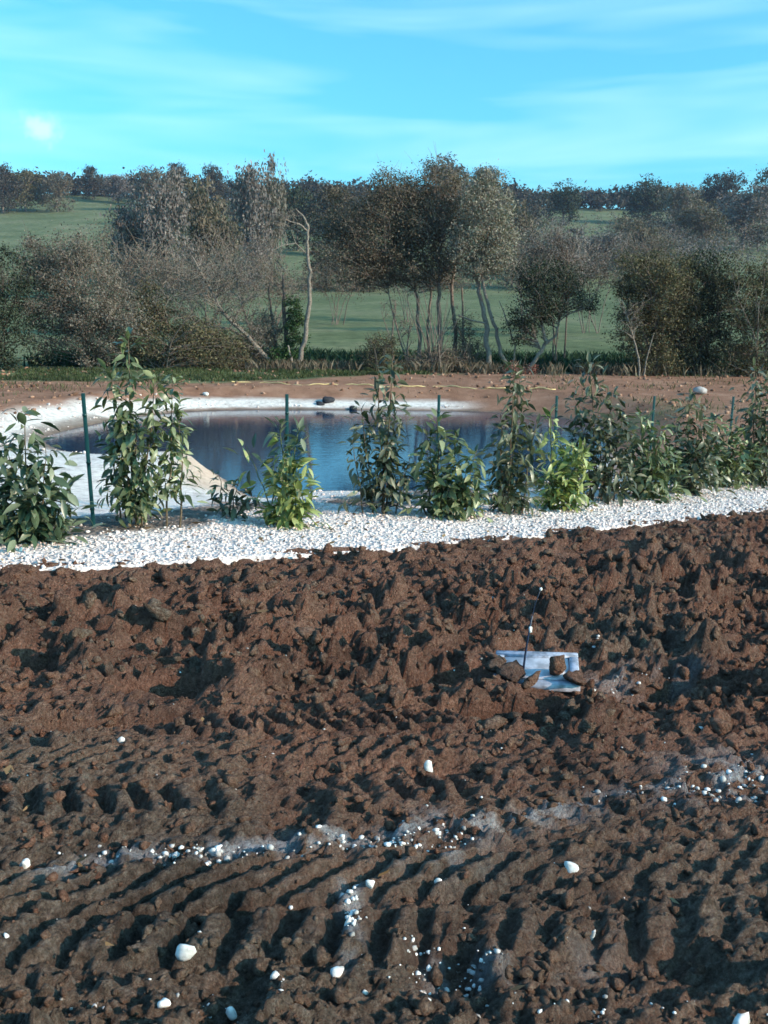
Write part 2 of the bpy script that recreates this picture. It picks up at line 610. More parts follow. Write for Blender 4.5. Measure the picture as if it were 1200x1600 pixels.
class Geo:
    def __init__(self):
        self.V, self.Q, self.T, self.n = [], [], [], 0

    def add(self, V, Q=None, T=None):
        V = np.asarray(V, float)
        if Q is not None and len(Q):
            self.Q.append(np.asarray(Q) + self.n)
        if T is not None and len(T):
            self.T.append(np.asarray(T) + self.n)
        self.V.append(V)
        self.n += len(V)

    def tube(self, pts, rad, sides=6):
        P = np.asarray(pts, float)
        n = len(P)
        rad = np.broadcast_to(np.asarray(rad, float), (n,))
        tang = np.gradient(P, axis=0)
        tang /= np.linalg.norm(tang, axis=1)[:, None] + 1e-9
        ref = np.array([0.31, 0.22, 0.92]) if abs(tang[0][2]) < .9 else np.array([.95, .3, .05])
        a = np.linspace(0, 2 * math.pi, sides, endpoint=False)
        u = np.cross(tang, ref)
        u /= np.linalg.norm(u, axis=1)[:, None] + 1e-9
        w = np.cross(tang, u)
        ring = P[:, None, :] + rad[:, None, None] * (np.cos(a)[None, :, None] * u[:, None, :] + np.sin(a)[None, :, None] * w[:, None, :])
        V = ring.reshape(-1, 3)
        i = np.arange(n - 1)[:, None] * sides
        j = np.arange(sides)[None, :]
        j2 = (j + 1) % sides
        Q = np.stack([i + j, i + j2, i + sides + j2, i + sides + j], -1).reshape(-1, 4)
        c = len(V)
        V = np.vstack([V, P[-1] + tang[-1] * rad[-1] * .5])
        T = np.array([[(n - 1) * sides + k, (n - 1) * sides + (k + 1) % sides, c] for k in range(sides)])
        self.add(V, Q, T)

    def box(self, c, s, rz=0.0, bev=0.0):
        sx, sy, sz = s[0] / 2, s[1] / 2, s[2] / 2
        b = bev
        V = []
        for z, k in ((-sz, b), (-sz + b, 0), (sz - b, 0), (sz, b)):
            for x, y in ((-1, -1), (1, -1), (1, 1), (-1, 1)):
                V.append((x * (sx - k), y * (sy - k), z))
        V = np.array(V)
        cz, sn = math.cos(rz), math.sin(rz)
        V = np.stack([V[:, 0] * cz - V[:, 1] * sn + c[0], V[:, 0] * sn + V[:, 1] * cz + c[1], V[:, 2] + c[2]], 1)
        Q = [(3, 2, 1, 0), (12, 13, 14, 15)]
        for l in range(3):
            for k in range(4):
                Q.append((l * 4 + k, l * 4 + (k + 1) % 4, l * 4 + 4 + (k + 1) % 4, l * 4 + 4 + k))
        self.add(V, Q)

    def mesh(self, name, mat, smooth=False):
        V = np.vstack(self.V)
        F = []
        if self.Q:
            F.append(np.vstack(self.Q))
        if self.T:
            F.append(np.vstack(self.T))
        return mesh_from(name, V, F, mat, smooth)


def ico(sub=1):
    import bmesh
    bm = bmesh.new()
    bmesh.ops.create_icosphere(bm, subdivisions=sub, radius=1.0)
    V = np.array([v.co[:] for v in bm.verts])
    F = np.array([[v.index for v in f.verts] for f in bm.faces])
    bm.free()
    return V, F


ICO1 = ico(1)
ICO2 = ico(2)
ICO3 = ico(3)


def rock_shape(base, seed, rough=.3, flat=.7, angular=0.0):
    V, F = base
    V = V.copy()
    rg = np.random.default_rng(seed)
    for k in range(4):
        d = rg.normal(size=3)
        d /= np.linalg.norm(d)
        f = rg.uniform(1.2, 3.2)
        V = V * (1 + rough * .55 * np.sin(f * (V @ d) + rg.uniform(0, 6))[:, None])
    V = V * (1 + rg.normal(size=(len(V), 1)) * rough * .28)
    if angular:
        for k in range(7):
            d = rg.normal(size=3)
            d /= np.linalg.norm(d)
            h = V @ d
            lim = rg.uniform(.55, .85)
            V = V - np.clip(h - lim, 0, None)[:, None] * d * angular
    V[:, 2] *= flat
    return V, F


def scatter_rocks(pts, sizes, shapes, rg, tilt=0.5):
    """joined rocks for what nobody picks apart"""
    Vs, Fs, n = [], [], 0
    for (p, s) in zip(pts, sizes):
        V, F = shapes[rg.integers(len(shapes))]
        a = rg.uniform(0, 6.283)
        c, sn = math.cos(a), math.sin(a)
        sc = s * rg.uniform(.75, 1.25, 3)
        W = V * sc
        W = np.stack([W[:, 0] * c - W[:, 1] * sn, W[:, 0] * sn + W[:, 1] * c, W[:, 2]], 1)
        t = rg.normal() * tilt
        ct, st = math.cos(t), math.sin(t)
        W = np.stack([W[:, 0], W[:, 1] * ct - W[:, 2] * st, W[:, 1] * st + W[:, 2] * ct], 1) + p
        Vs.append(W)
        Fs.append(F + n)
        n += len(W)
    return np.vstack(Vs), np.vstack(Fs)


def leaf_cloud(C, size, rg, flat=.0, droop=0.0):
    """one rhombic leaf face (two triangles) for each centre"""
    n = len(C)
    a = rg.normal(size=(n, 3))
    a[:, 2] -= droop
    a /= np.linalg.norm(a, axis=1)[:, None]
    b = rg.normal(size=(n, 3))
    b = np.cross(a, b)
    b /= np.linalg.norm(b, axis=1)[:, None] + 1e-9
    L = (size * rg.uniform(.6, 1.4, n))[:, None]
    W = L * rg.uniform(.32, .6, (n, 1))
    V = np.stack([C - a * L * .5, C + b * W * .5 - a * L * .05, C + a * L * .5, C - b * W * .5 - a * L * .05], 1).reshape(-1, 3)
    Q = np.arange(4 * n).reshape(n, 4)
    return V, Q


# ================================================================== THE LAND
def axis(dense0, dense1, step, far0, far1, g=1.09):
    a = list(np.arange(dense0, dense1 + 1e-6, step))
    s, x = step, a[-1]
    while x < far1:
        s *= g
        x += s
        a.append(x)
    s, x = step, a[0]
    lo = []
    while x > far0:
        s *= g
        x -= s
        lo.append(x)
    return np.array(lo[::-1] + a)


gx = axis(-11, 11, .22, -2600, 2600, 1.12)
gy = axis(8, 35, .20, -400, 4000, 1.07)
GX, GY = np.meshgrid(gx, gy)
GZ = ground_z(GX, GY)
SD = shore_dist(np.clip(GX, -60, 60), np.clip(GY, -60, 80))
nz = fbm(GX * .9, GY * .9, 41, 4)
nz2 = fbm(GX * .35, GY * .35, 43, 3)
# bare earth: round the pond and on the near side; grass beyond the far bank
grass_line = 30.0 + 3.2 * sstep(-6.5, 2.0, GX) + 2.6 * (nz2 - .5) + 1.8 * (nz - .5)
dirt = 1 - sstep(-0.5, 0.6, GY - grass_line)
dirt = np.where(np.abs(GX) > 40, np.where(GY < 10, 1, 0), dirt)
dirt = np.maximum(dirt, (GX > 2) * (1 - sstep(34, 37, GY)) * sstep(.42, .55, nz + .15))
green_right = np.exp(-(((GX - 5.6) / 2.2) ** 2 + ((GY - 24.5) / 1.6) ** 2)) * sstep(.35, .6, nz + .1)
dirt = dirt * (1 - .85 * green_right)
rim_w = 0.50 + 0.35 * (1 - sstep(-8, 0, GX)) + .35 * (nz - .5)
rim = sstep(.05, .22, SD) * (1 - sstep(rim_w, rim_w + .35, SD)) * (1 - sstep(1.5, 3.2, GX) * sstep(17, 20, GY))
nearbank = sstep(.10, .35, SD) * (GY < 19.5) * (1 - sstep(2.5, 4.5, GX - .0 * GY)) * (SD < 9)
nearbank = nearbank * (1 - sstep(16.5, 20.0, GY))
leftbank = sstep(.05, .3, SD) * (1 - sstep(1.0, 1.5, SD + .6 * (nz - .5))) * (GX < -4.5) * (GY < 26)
chalk = np.clip(np.maximum(np.maximum(rim, nearbank), leftbank), 0, 1)
dirty = sstep(.55, .72, fbm(GX * .8 + 3, GY * .8, 77, 4)) * (GX > -2.2)
chalk = chalk * (1 - .8 * dirty * (GY < 17))
sand = sstep(.02, .08, SD) * (1 - sstep(.75, 1.15, SD + .5 * (nz - .5))) * sstep(14.2, 14.7, GY) * (1 - sstep(17.6, 18.4, GY)) * (GX < -1.6) * (GX > -5.2)
mud = (1 - sstep(.04, .16, SD)) * (1 - sand)
mud = np.maximum(mud, (1 - sstep(.3, .7, SD)) * (GX < -5.6) * (GY < 24.5) * .8)
nr, nc = GX.shape
ii = np.arange(nr * nc).reshape(nr, nc)
FQ = np.stack([ii[:-1, :-1], ii[:-1, 1:], ii[1:, 1:], ii[1:, :-1]], -1).reshape(-1, 4)
me = mesh_from('ground', np.stack([GX, GY, GZ], -1).reshape(-1, 3), FQ, 'land', True,
               {'dirt': dirt, 'chalk': chalk, 'sand': sand, 'mud': mud})
link('ground', me, kind='structure')

# water of the pond
wx = np.linspace(SHORE[:, 0].min() - 1, SHORE[:, 0].max() + 1, 24)
wy = np.linspace(SHORE[:, 1].min() - 1, SHORE[:, 1].max() + 1, 24)
WX, WY = np.meshgrid(wx, wy)
ok = shore_dist(WX, WY) < 1.4
ii = np.arange(WX.size).reshape(WX.shape)
q = np.stack([ii[:-1, :-1], ii[:-1, 1:], ii[1:, 1:], ii[1:, :-1]], -1)
keep = ok[:-1, :-1] & ok[1:, 1:] & ok[:-1, 1:] & ok[1:, :-1]
me = mesh_from('pond_water', np.stack([WX, WY, np.full(WX.shape, WATER_Z)], -1).reshape(-1, 3), q[keep], 'water', True)
link('pond_water', me, kind='structure')

# ------------------------------------------------------------------ turned soil in the foreground
NR, NCOL = 530, 450
t = np.linspace(0, 1, NR)
s = np.linspace(-1, 1, NCOL)
Y0 = 0.9
# rows run from close to the viewer up to the gravel edge
hw = lambda yy: 1.7 + 0.68 * yy
SXg = np.zeros((NR, NCOL))
SYg = np.zeros((NR, NCOL))
for k in range(NR):
    yc = Y0 * (10.2 / Y0) ** t[k]
    x = s * hw(yc)
    SXg[k] = x
    SYg[k] = Y0 * ((edge_y(x) + .12) / Y0) ** t[k]


def line_px(pts):
    return [np.array(at_plane(u, v)[:2]) for u, v in pts]


TRACKS = [  # centre line (pixels), half width, lug length, slant, depth
    (line_px([(-200, 1150), (300, 1135), (700, 1122), (1500, 1100)]), .105, .105, .55, .058),
    (line_px([(-200, 1203), (300, 1188), (700, 1168), (1500, 1130)]), .100, .115, -.9, .060),
    (line_px([(-200, 1272), (300, 1255), (640, 1228), (1500, 1180)]), .110, .125, .25, .078),
    (line_px([(-300, 1400), (300, 1385), (640, 1365), (1500, 1330)]), .125, .150, -1.25, .080),
    (line_px([(-300, 1480), (300, 1462), (640, 1450), (1500, 1420)]), .105, .140, -.35, .085),
]


def polyline_st(x, y, pts):
    best = np.full(x.shape, 1e9)
    S = np.zeros(x.shape)
    T = np.zeros(x.shape)
    acc = 0
    for a, b in zip(pts[:-1], pts[1:]):
        e = b - a
        L = np.hypot(*e)
        e = e / L
        rx, ry = x - a[0], y - a[1]
        ss = rx * e[0] + ry * e[1]
        tt = -rx * e[1] + ry * e[0]
        sc = np.clip(ss, 0, L)
        d = (ss - sc) ** 2 + tt ** 2
        m_ = d < best
        best = np.where(m_, d, best)
        S = np.where(m_, acc + ss, S)
        T = np.where(m_, tt, T)
        acc += L
    return S, T


PITS = []
for u_, v_, wu_, dp_ in [(265, 1072, 85, .15), (120, 928, 60, .14), (380, 965, 55, .12), (850, 885, 85, .15), (985, 935, 70, .16), (1110, 890, 80, .15), (690, 1055, 70, .12),
                         (780, 1105, 100, .13), (1060, 1075, 100, .13), (1000, 1010, 60, .08), (450, 1270, 50, .05), (350, 1550, 70, .045), (700, 1490, 60, .05), (1030, 1500, 110, .05), (560, 930, 40, .08), (60, 1030, 50, .08)]:
    q_ = at_plane(u_, v_)
    PITS.append((q_.x, q_.y, wu_ * q_.y / FPX * 1.1, .10 + .025 * q_.y * .5, dp_))


def soil_fields(x, y):
    base = plane_z(x, y)
    fade = 1 - sstep(-.35, .02, y - edge_y(x))
    rough = .32 + .68 * sstep(4.0, 4.9, y + .10 * x)               # loose clods behind, rolled soil in front
    rough = np.maximum(rough, .42 + .75 * sstep(.2, 1.1, x - .12 * y) * sstep(2.6, 1.9, y))
    rough = np.maximum(rough, 1.0 * sstep(2.25, 1.95, y + .10 * x))
    rough = rough * (.7 + .6 * fbm(x * .9, y * .9, 21, 3))
    big = fbm(x * .55 + 4, y * .9, 8, 3) - .5
    h = .16 * big
    # pits and ridges left by the machine
    ridg = fbm(x * .8, y * 2.2, 15, 3)
    h = h + rough * (.13 * (ridg - .5))
    pit = sstep(.60, .74, fbm(x * .95 + 11, y * 2.0, 19, 3))
    h = h - .12 * pit * sstep(3.2, 4.2, y)
    for (px_, py_, rx_, ry_, dp_) in PITS:
        h = h - dp_ * np.exp(-(((x - px_) / rx_) ** 2 + ((y - py_) / ry_) ** 2) ** 2)
        h = h + dp_ * .75 * np.exp(-(((x - px_ - rx_ * 1.35) / (rx_ * .45)) ** 2 + ((y - py_ + ry_ * .6) / (ry_ * 1.3)) ** 2))
    L1 = lumps(x, y, .19, 101, .5) * .19
    L2 = lumps(x, y, .105, 121, .7) * .105
    L3 = lumps(x, y, .055, 141, .8) * .055
    L4 = lumps(x, y, .028, 161, .85) * .028
    h = h + rough * (.85 * L1 * sstep(3.4, 4.8, y) + 1.0 * L2 - .035) + (.35 + .55 * rough) * 1.1 * L3 + .9 * L4
    h = h + (.030 + .045 * rough) * (fbm(x * 24, y * 24, 9, 4, .8) - .5)
    rid = 1 - 2 * np.abs(fbm(x * 7.5, y * 7.5, 230, 4, .6) - .5)
    h = h + rough * .07 * (rid - .7)
    h = h * (1 + .25 * rough) - .02
    # wheel marks
    tr = np.zeros_like(x)
    press = np.zeros_like(x)
    for pts, w, lug, sl, dep in TRACKS:
        S, T = polyline_st(x, y, pts)
        inn = 1 - sstep(w * .85, w * 1.12, np.abs(T + .04 * (vnoise(S * 3, T * 0, 3) - .5)))
        ph = (S + sl * T + .07 * (fbm(x * 6, y * 6, 61, 3) - .5)) / lug
        ph = ph + .8 * (vnoise(S * 1.3, T * 2.0, 66) - .5)
        saw = np.abs((ph % 1) - .5) * 2
        pat = sstep(.22, .62, saw)                                  # 1 on the raised bars
        vis = inn * (.25 + .75 * sstep(.32, .6, fbm(x * 1.4, y * 1.4, 88, 3))) * (.75 + .25 * sstep(.35, .55, fbm(x * 6, y * 6, 91, 2)))
        vis = vis * (1 - .55 * sstep(.3, 1.5, x))
        tr = tr + vis * dep * (pat - .62)
        press = np.maximum(press, vis)
    h = h * (1 - .62 * press) + tr * .86
    far = sstep(-2.2, -.1, y - edge_y(x))
    z = base + .02 + h * (1 - .45 * far) * (.35 + .65 * fade) + .012 * (1 - fade)
    # lowered round the drain cover
    c = at_plane(835, 1052)
    dd = np.hypot((x - c.x) / 1.25, y - c.y)
    near = 1 - sstep(.16, .42, dd)
    z = z * (1 - near) + (base - .02 + .25 * h * sstep(.1, .3, dd)) * near
    front = np.exp(-(((x - c.x) / .5) ** 2 + ((y - c.y + .42) / .16) ** 2))
    z = z - .05 * front
    return z, h, fade


SZg, Hh, fade = soil_fields(SXg, SYg)
redn = fbm(SXg * .7, SYg * .7, 201, 4)
red = np.clip(sstep(2.7, 4.4, SYg + .1 * SXg) * sstep(.26, .52, redn + .08) + .35 * sstep(.6, .7, redn), 0, 1) * .78
red = np.maximum(red, .0)


def chalk_mask(x, y):
    m_ = np.zeros_like(x)
    n1 = fbm(x * 13, y * 13, 301, 4, .6)
    n2 = fbm(x * 2.2, y * 2.2, 303, 3)
    for pts, w, k in [(line_px([(30, 1365), (200, 1338), (440, 1325), (560, 1312), (690, 1300)]), .055, 1.0),
                      (line_px([(640, 1285), (760, 1300), (880, 1270), (1010, 1240), (1130, 1235), (1260, 1225)]), .075, .8),
                      (line_px([(545, 1365), (550, 1440), (540, 1520)]), .035, .9),
                      (line_px([(650, 1500), (760, 1500), (800, 1490)]), .08, .65),
                      (line_px([(900, 1062), (1010, 1055), (1120, 1050)]), .10, .45)]:
        S, T = polyline_st(x, y, pts)
        L = sum(np.hypot(*(b - a)) for a, b in zip(pts[:-1], pts[1:]))
        end = sstep(-.05, .1, S) * (1 - sstep(L - .1, L + .05, S))
        m_ = np.maximum(m_, k * end * np.exp(-(T / w) ** 2) * sstep(.44, .60, n1 + .06) * .9)
    for u, v, r, k in [(1150, 1225, .24, .95), (1060, 1240, .14, .6), (700, 1310, .15, .55), (930, 1500, .12, .3), (690, 1345, .14, .5)]:
        c = at_plane(u, v)
        m_ = np.maximum(m_, k * np.exp(-(((x - c.x) / r) ** 2 + ((y - c.y) / (r * .9)) ** 2)) * sstep(.42, .60, n1 + .06) * .9)
    return np.clip(m_, 0, 1)


chalk_s = chalk_mask(SXg, SYg)
ii = np.arange(NR * NCOL).reshape(NR, NCOL)
FQ = np.stack([ii[:-1, :-1], ii[:-1, 1:], ii[1:, 1:], ii[1:, :-1]], -1).reshape(-1, 4)
soil = link('soil', mesh_from('soil', np.stack([SXg, SYg, SZg], -1).reshape(-1, 3), FQ, 'soil', True,
                              {'red': red, 'chalk': chalk_s}), kind='structure')


def soil_z(x, y):
    return soil_fields(np.atleast_1d(np.asarray(x, float)), np.atleast_1d(np.asarray(y, float)))[0]


# clods one can pick out, then the crumbs
rg = np.random.default_rng(5)
CLOD = [mesh_from('clod', *rock_shape(ICO2, 900 + k, .60, .80, .8), 'clod', False) for k in range(10)]


def in_view(x, y, m_=60):
    """rough test that a ground point lies inside the picture"""
    d = CAMR.transposed() @ (Vector((x, y, plane_z(x, y))) - EYE)
    if d.z > -.1:
        return False
    u, v = 600 + FPX * d.x / -d.z, 800 - FPX * d.y / -d.z
    return -m_ < u < 1200 + m_ and v < 1600 + m_


cand = []
while len(cand) < 300:
    v = rg.uniform(0, 1)
    y = 1.9 + 9.2 * v ** .9
    x = rg.uniform(-hw(y) * .62, hw(y) * .66)
    ey = float(edge_y(np.array([x]))[0])
    if y > ey - .06 or not in_view(x, y, 30):
        continue
    dens = .25 + .75 * float(sstep(3.9, 4.8, y + .1 * x))
    if rg.uniform() > dens * (.35 + 1.1 * float(vnoise(np.array([x * 1.6]), np.array([y * 2.2]), 400)[0])):
        continue
    c = at_plane(835, 1052)
    if abs(x - c.x) < .36 and -.35 < y - c.y < .36:
        continue
    cand.append((x, y, (.020 + .034 * rg.uniform() ** 2.2) * (1.1 if y > 4.3 else .55)))
# two reddish boulders of earth close to the gravel and one on the cover
for u, v, sz in [(262, 915, .085), (300, 985, .06), (470, 900, .06), (1080, 838, .075), (1050, 925, .07), (870, 955, .06), (655, 985, .06), (130, 975, .06)]:
    p = at_plane(u, v)
    cand[len(cand) - 1 - int(rg.integers(200))] = (p.x, p.y, sz)
zs = soil_z([c[0] for c in cand], [c[1] for c in cand])
for (x, y, sz), z in zip(cand, zs):
    o = link('clod', CLOD[rg.integers(len(CLOD))], soil, (x, y, z + sz * .25))
    o.rotation_euler = (rg.normal() * .4, rg.normal() * .4, rg.uniform(0, 6.28))
    o.scale = (sz * rg.uniform(.8, 1.25), sz * rg.uniform(.7, 1.05), sz * rg.uniform(.9, 1.6))

pts, szs = [], []
n = 25500
yy = 1.6 * (11.5 / 1.6) ** rg.uniform(0, 1, n)
xx = rg.uniform(-1, 1, n) * (1.0 + .55 * yy)
okm = (yy < edge_y(xx) - .02 + .16 * rg.uniform(0, 1, n) ** 4)
dn = vnoise(xx * 1.9, yy * 2.6, 410) * (.55 + .45 * sstep(3.8, 4.8, yy + .1 * xx)) + .8 * sstep(2.3, 1.9, yy)
okm &= rg.uniform(0, 1, n) < dn * 1.1
xx, yy = xx[okm], yy[okm]
zz = soil_z(xx, yy)
szs = .006 + .024 * rg.uniform(0, 1, len(xx)) ** 3.2
szs = szs * (.55 + .11 * yy)
shapes = [rock_shape(ICO1, 50 + k, .5, .85) for k in range(8)]
V, F = scatter_rocks(np.stack([xx, yy, zz + szs * .2], 1), szs, shapes, rg)
n = 4300
y2 = rg.uniform(3.6, 11.5, n)
x2 = rg.uniform(-1, 1, n) * (.8 + .52 * y2)
ok2 = (y2 < edge_y(x2) - .12) & (rg.uniform(0, 1, n) < sstep(3.6, 4.8, y2 + .1 * x2) * (.15 + 1.1 * vnoise(x2 * 2.3, y2 * 2.6, 433)))
cc = at_plane(835, 1052)
ok2 &= ~((np.abs(x2 - cc.x) < .30) & (np.abs(y2 - cc.y) < .24))
x2, y2 = x2[ok2], y2[ok2]
s2 = .012 + .028 * rg.uniform(0, 1, len(x2)) ** 2.4
V2, F2 = scatter_rocks(np.stack([x2, y2, soil_z(x2, y2) + s2 * .35], 1), s2 * 1.1, [rock_shape(ICO2, 950 + k, .62, .95, .8) for k in range(10)], rg, .9)
V, F = np.vstack([V, V2]), np.vstack([F, F2 + len(V)])
link('soil_crumbs', mesh_from('soil_crumbs', V, F, 'clod', False), soil, kind='stuff')

# ------------------------------------------------------------------ gravel strip
NX, NY = 420, 46
xs = np.linspace(-8.5, 10.5, NX)
f0 = edge_y(xs) - .12
f1 = np.maximum(fence_y(xs) + .75, f0 + .9)
tt = np.linspace(0, 1, NY)[:, None]
GRX = np.broadcast_to(xs, (NY, NX))
GRY = f0 + (f1 - f0) * tt


def gravel_z(x, y):
    return plane_z(x, y) + .028 + .03 * (fbm(x * 2.2, y * 2.2, 501, 3) - .5)


GRZ = gravel_z(GRX, GRY) + .012 * lumps(GRX, GRY, .07, 510, .9)
GRZ = GRZ - .16 * (tt < .001) - .35 * (tt > .999)
ii = np.arange(NX * NY).reshape(NY, NX)
FQ = np.stack([ii[:-1, :-1], ii[:-1, 1:], ii[1:, 1:], ii[1:, :-1]], -1).reshape(-1, 4)


def mat_bed():
    m, t, b = new_mat('gravel_bed', .9, .2)
    vor = N(t, 'ShaderNodeTexVoronoi')
    vor.inputs['Scale'].default_value = 26
    g = N(t, 'ShaderNodeNewGeometry')
    t.links.new(g.outputs['Position'], vor.inputs['Vector'])
    c = ramp(t, vor.outputs['Color'], [(0, (.44, .37, .34)), (.3, (.64, .55, .51)), (1, (.78, .68, .64))])
    earth = ramp(t, noise(t, 8, 5), [(.3, (.07, .052, .042)), (.7, (.19, .15, .125))])
    c = mixc(t, attr(t, 'earth'), c, earth)
    t.links.new(c, b.inputs['Base Color'])
    bump(t, b, vor.outputs['Distance'], .03, .8)
    return m


M['bed'] = mat_bed()
fy = fence_y(GRX)
earth = sstep(-.75, -.25, GRY - fy) * (1 - sstep(.5, .8, GRY - fy)) * sstep(.36, .50, fbm(GRX * 1.5, GRY * 1.5, 520, 4)) * (1 - sstep(2.0, 4.5, GRX) * .4)
bed = link('gravel_path', mesh_from('gravel_path', np.stack([GRX, GRY, GRZ], -1).reshape(-1, 3), FQ, 'bed', True, {'earth': earth}), kind='structure')
rg = np.random.default_rng(15)
n = 16500
x = rg.uniform(-4.6, 7.6, n)
e0, e1 = edge_y(x), np.maximum(fence_y(x) + .55, edge_y(x) + .7)
y = e0 - .03 + (e1 - e0) * rg.uniform(0, 1, n) ** 1.15
em = sstep(-.75, -.25, y - fence_y(x)) * sstep(.36, .50, fbm(x * 1.5, y * 1.5, 520, 4)) * (1 - .5 * sstep(1.5, 4, x))
k = rg.uniform(0, 1, n) > .93 * em
x, y = x[k], y[k]
z = gravel_z(x, y)
sz = .007 + .015 * rg.uniform(0, 1, len(x)) ** 2.2
vis = np.array([in_view(a, b, 0) for a, b in zip(x, y)])
score = np.where(vis, sz / y, 0)
order = np.argsort(-score)
STONE = [mesh_from('stone', *rock_shape(ICO1, 700 + k, .34, .72, .6), 'gravel_one', False) for k in range(10)]
for i in order[:300]:
    o = link('stone', STONE[rg.integers(10)], bed, (x[i], y[i], z[i] + sz[i] * .4))
    o.rotation_euler = (rg.normal() * .4, rg.normal() * .4, rg.uniform(0, 6.28))
    o.scale = (sz[i] * rg.uniform(.9, 1.4), sz[i] * rg.uniform(.8, 1.1), sz[i] * rg.uniform(.8, 1.1))
rest = order[300:]
V, F = scatter_rocks(np.stack([x[rest], y[rest], z[rest] + sz[rest] * .35], 1), sz[rest],
                     [rock_shape(ICO1, 730 + k, .34, .72, .6) for k in range(8)], rg)
link('gravel', mesh_from('gravel', V, F, 'gravel', False), bed, kind='stuff')

n = 9000
x = rg.uniform(-11, 6, n)
y = rg.uniform(9, 28, n)
d = shore_dist(x, y)
k = (d > .12) & (y > fence_y(x) + .5) & (((y < 17) & (x < 3) & (x > -1.6)) | ((d < 1.4) & (x < -5) & (y > 18)) | ((d < .7) & (x < 2.5) & (y > 20)))
x, y = x[k], y[k]
sz = .012 + .035 * rg.uniform(0, 1, len(x)) ** 4
V, F = scatter_rocks(np.stack([x, y, ground_z(x, y) + sz * .3], 1), sz, [rock_shape(ICO1, 770 + k_, .34, .72, .6) for k_ in range(8)], rg)
link('chalk_rubble', mesh_from('chalk_rubble', V, F, 'gravel', False), None, None, 'white chalk rubble strewn over the pond bank', 'rubble', None, 'stuff')

# ------------------------------------------------------------------ white stones lying on the soil
rg = np.random.default_rng(25)
WS = [  # pixel, width and height in pixels, label
    (287, 1512, 29, 32, 'large white stone, biggest of those near the lower left corner'),
    (563, 1371, 34, 17, 'flat white stone at the head of a short column of pebbles'),
    (526, 1516, 32, 17, 'flat oval white stone at the foot of the column of pebbles'),
    (892, 1358, 24, 22, 'round white stone alone on dark soil right of centre'),
    (1156, 1592, 34, 40, 'pointed white stone at the lower right corner of the soil'),
    (670, 1218, 15, 24, 'upright white stone below and left of the drain cover'),
    (679, 1117, 16, 12, 'small white stone between the drain cover and the tyre marks'),
    (190, 1154, 17, 11, 'small white stone at the upper edge of the left tyre marks'),
    (683, 1394, 18, 14, 'small white stone right of the column of pebbles'),
    (535, 1385, 20, 15, 'bluish white stone just below the flat stone of the pebble column'),
    (578, 1397, 17, 18, 'knobbly white stone beside the pebble column'),
    (430, 1517, 19, 15, 'small white stone between the two largest stones in front'),
    (258, 1571, 26, 15, 'flat white stone on the soil below the largest stone'),
    (362, 1588, 22, 20, 'bluish grey stone near the bottom edge left of centre'),
    (570, 1539, 15, 11, 'little white stone just below the flat oval stone'),
    (665, 1573, 18, 13, 'white stone near the bottom edge right of centre'),
    (40, 1366, 22, 18, 'white stone at the left end of the chalky streak'),
    (545, 1440, 14, 20, 'bluish pebble midway down the pebble column'),
    (335, 1333, 20, 14, 'white stone in the chalky streak left of centre'),
    (924, 1463, 16, 16, 'pale round stone on smooth soil right of the dark hollow'),
    (1095, 1142, 20, 18, 'beige stone on the soil right of and below the drain cover'),
    (10, 1462, 10, 12, 'small yellowish stone at the left edge of the soil'),
]
for j, (u, v, w, h, lab) in enumerate(WS):
    p = at_plane(u, v)
    z = float(soil_z(p.x, p.y)[0])
    # shift the stone along the ray so that it sits on the uneven soil
    d = ray(u, v)
    for _ in range(6):
        tq = (z + .006 - EYE.z) / d.z
        q = EYE + d * tq
        z = float(soil_z(q.x, q.y)[0])
    dist = (q - EYE).length
    a = w / FPX * dist * .40
    b_ = h / FPX * dist * .48
    me = mesh_from('white_stone', *rock_shape(ICO2, 1200 + j * 3, .34, 1.0, .85), 'chalkstone', False)
    o = link('white_stone', me, None, (q.x, q.y, z + b_ * .30), lab, 'stone', 'white stones lying on the soil')
    o.scale = (a, a * .8, b_)
    o.rotation_euler = (0, rg.normal() * .25, rg.normal() * .5)

pts, szs = [], []
for u, v, su, sv, n, s_ in [(300, 1335, 150, 10, 130, .010), (600, 1320, 90, 9, 70, .010), (700, 1305, 50, 14, 40, .010), (552, 1430, 14, 55, 50, .010),
                           (660, 1500, 40, 35, 55, .010), (740, 1500, 40, 20, 45, .010), (1130, 1235, 60, 22, 80, .012), (1000, 1240, 70, 10, 20, .010),
                           (600, 1250, 450, 200, 110, .006), (600, 1000, 420, 70, 80, .010), (300, 1565, 200, 25, 36, .007), (900, 1560, 180, 25, 40, .007), (880, 1055, 90, 14, 22, .012),
                           (990, 1060, 80, 12, 20, .012)]:
    for _ in range(n):
        p = at_plane(u + rg.normal() * su * .6, v + rg.normal() * sv * .6)
        if p.y < float(edge_y(np.array([p.x]))[0]) - .1:
            pts.append((p.x, p.y))
            szs.append(s_ * (.28 + 1.0 * rg.uniform() ** 1.8))
pts = np.array(pts)
szs = np.array(szs)
zz = soil_z(pts[:, 0], pts[:, 1])
V, F = scatter_rocks(np.column_stack([pts, zz + szs * .25]), szs, [rock_shape(ICO1, 760 + k, .3, .75, .4) for k in range(6)], rg)
M['pebble'] = mat_leaf('pebble', (.22, .20, .19), (.58, .56, .55), (.76, .74, .73), rough=.85, trans=0.0, spec=.15)
link('chalk_pebbles', mesh_from('chalk_pebbles', V, F, 'pebble', False), None, None,
     'tiny white and buff pebbles strewn over the turned soil', 'pebbles', None, 'stuff')

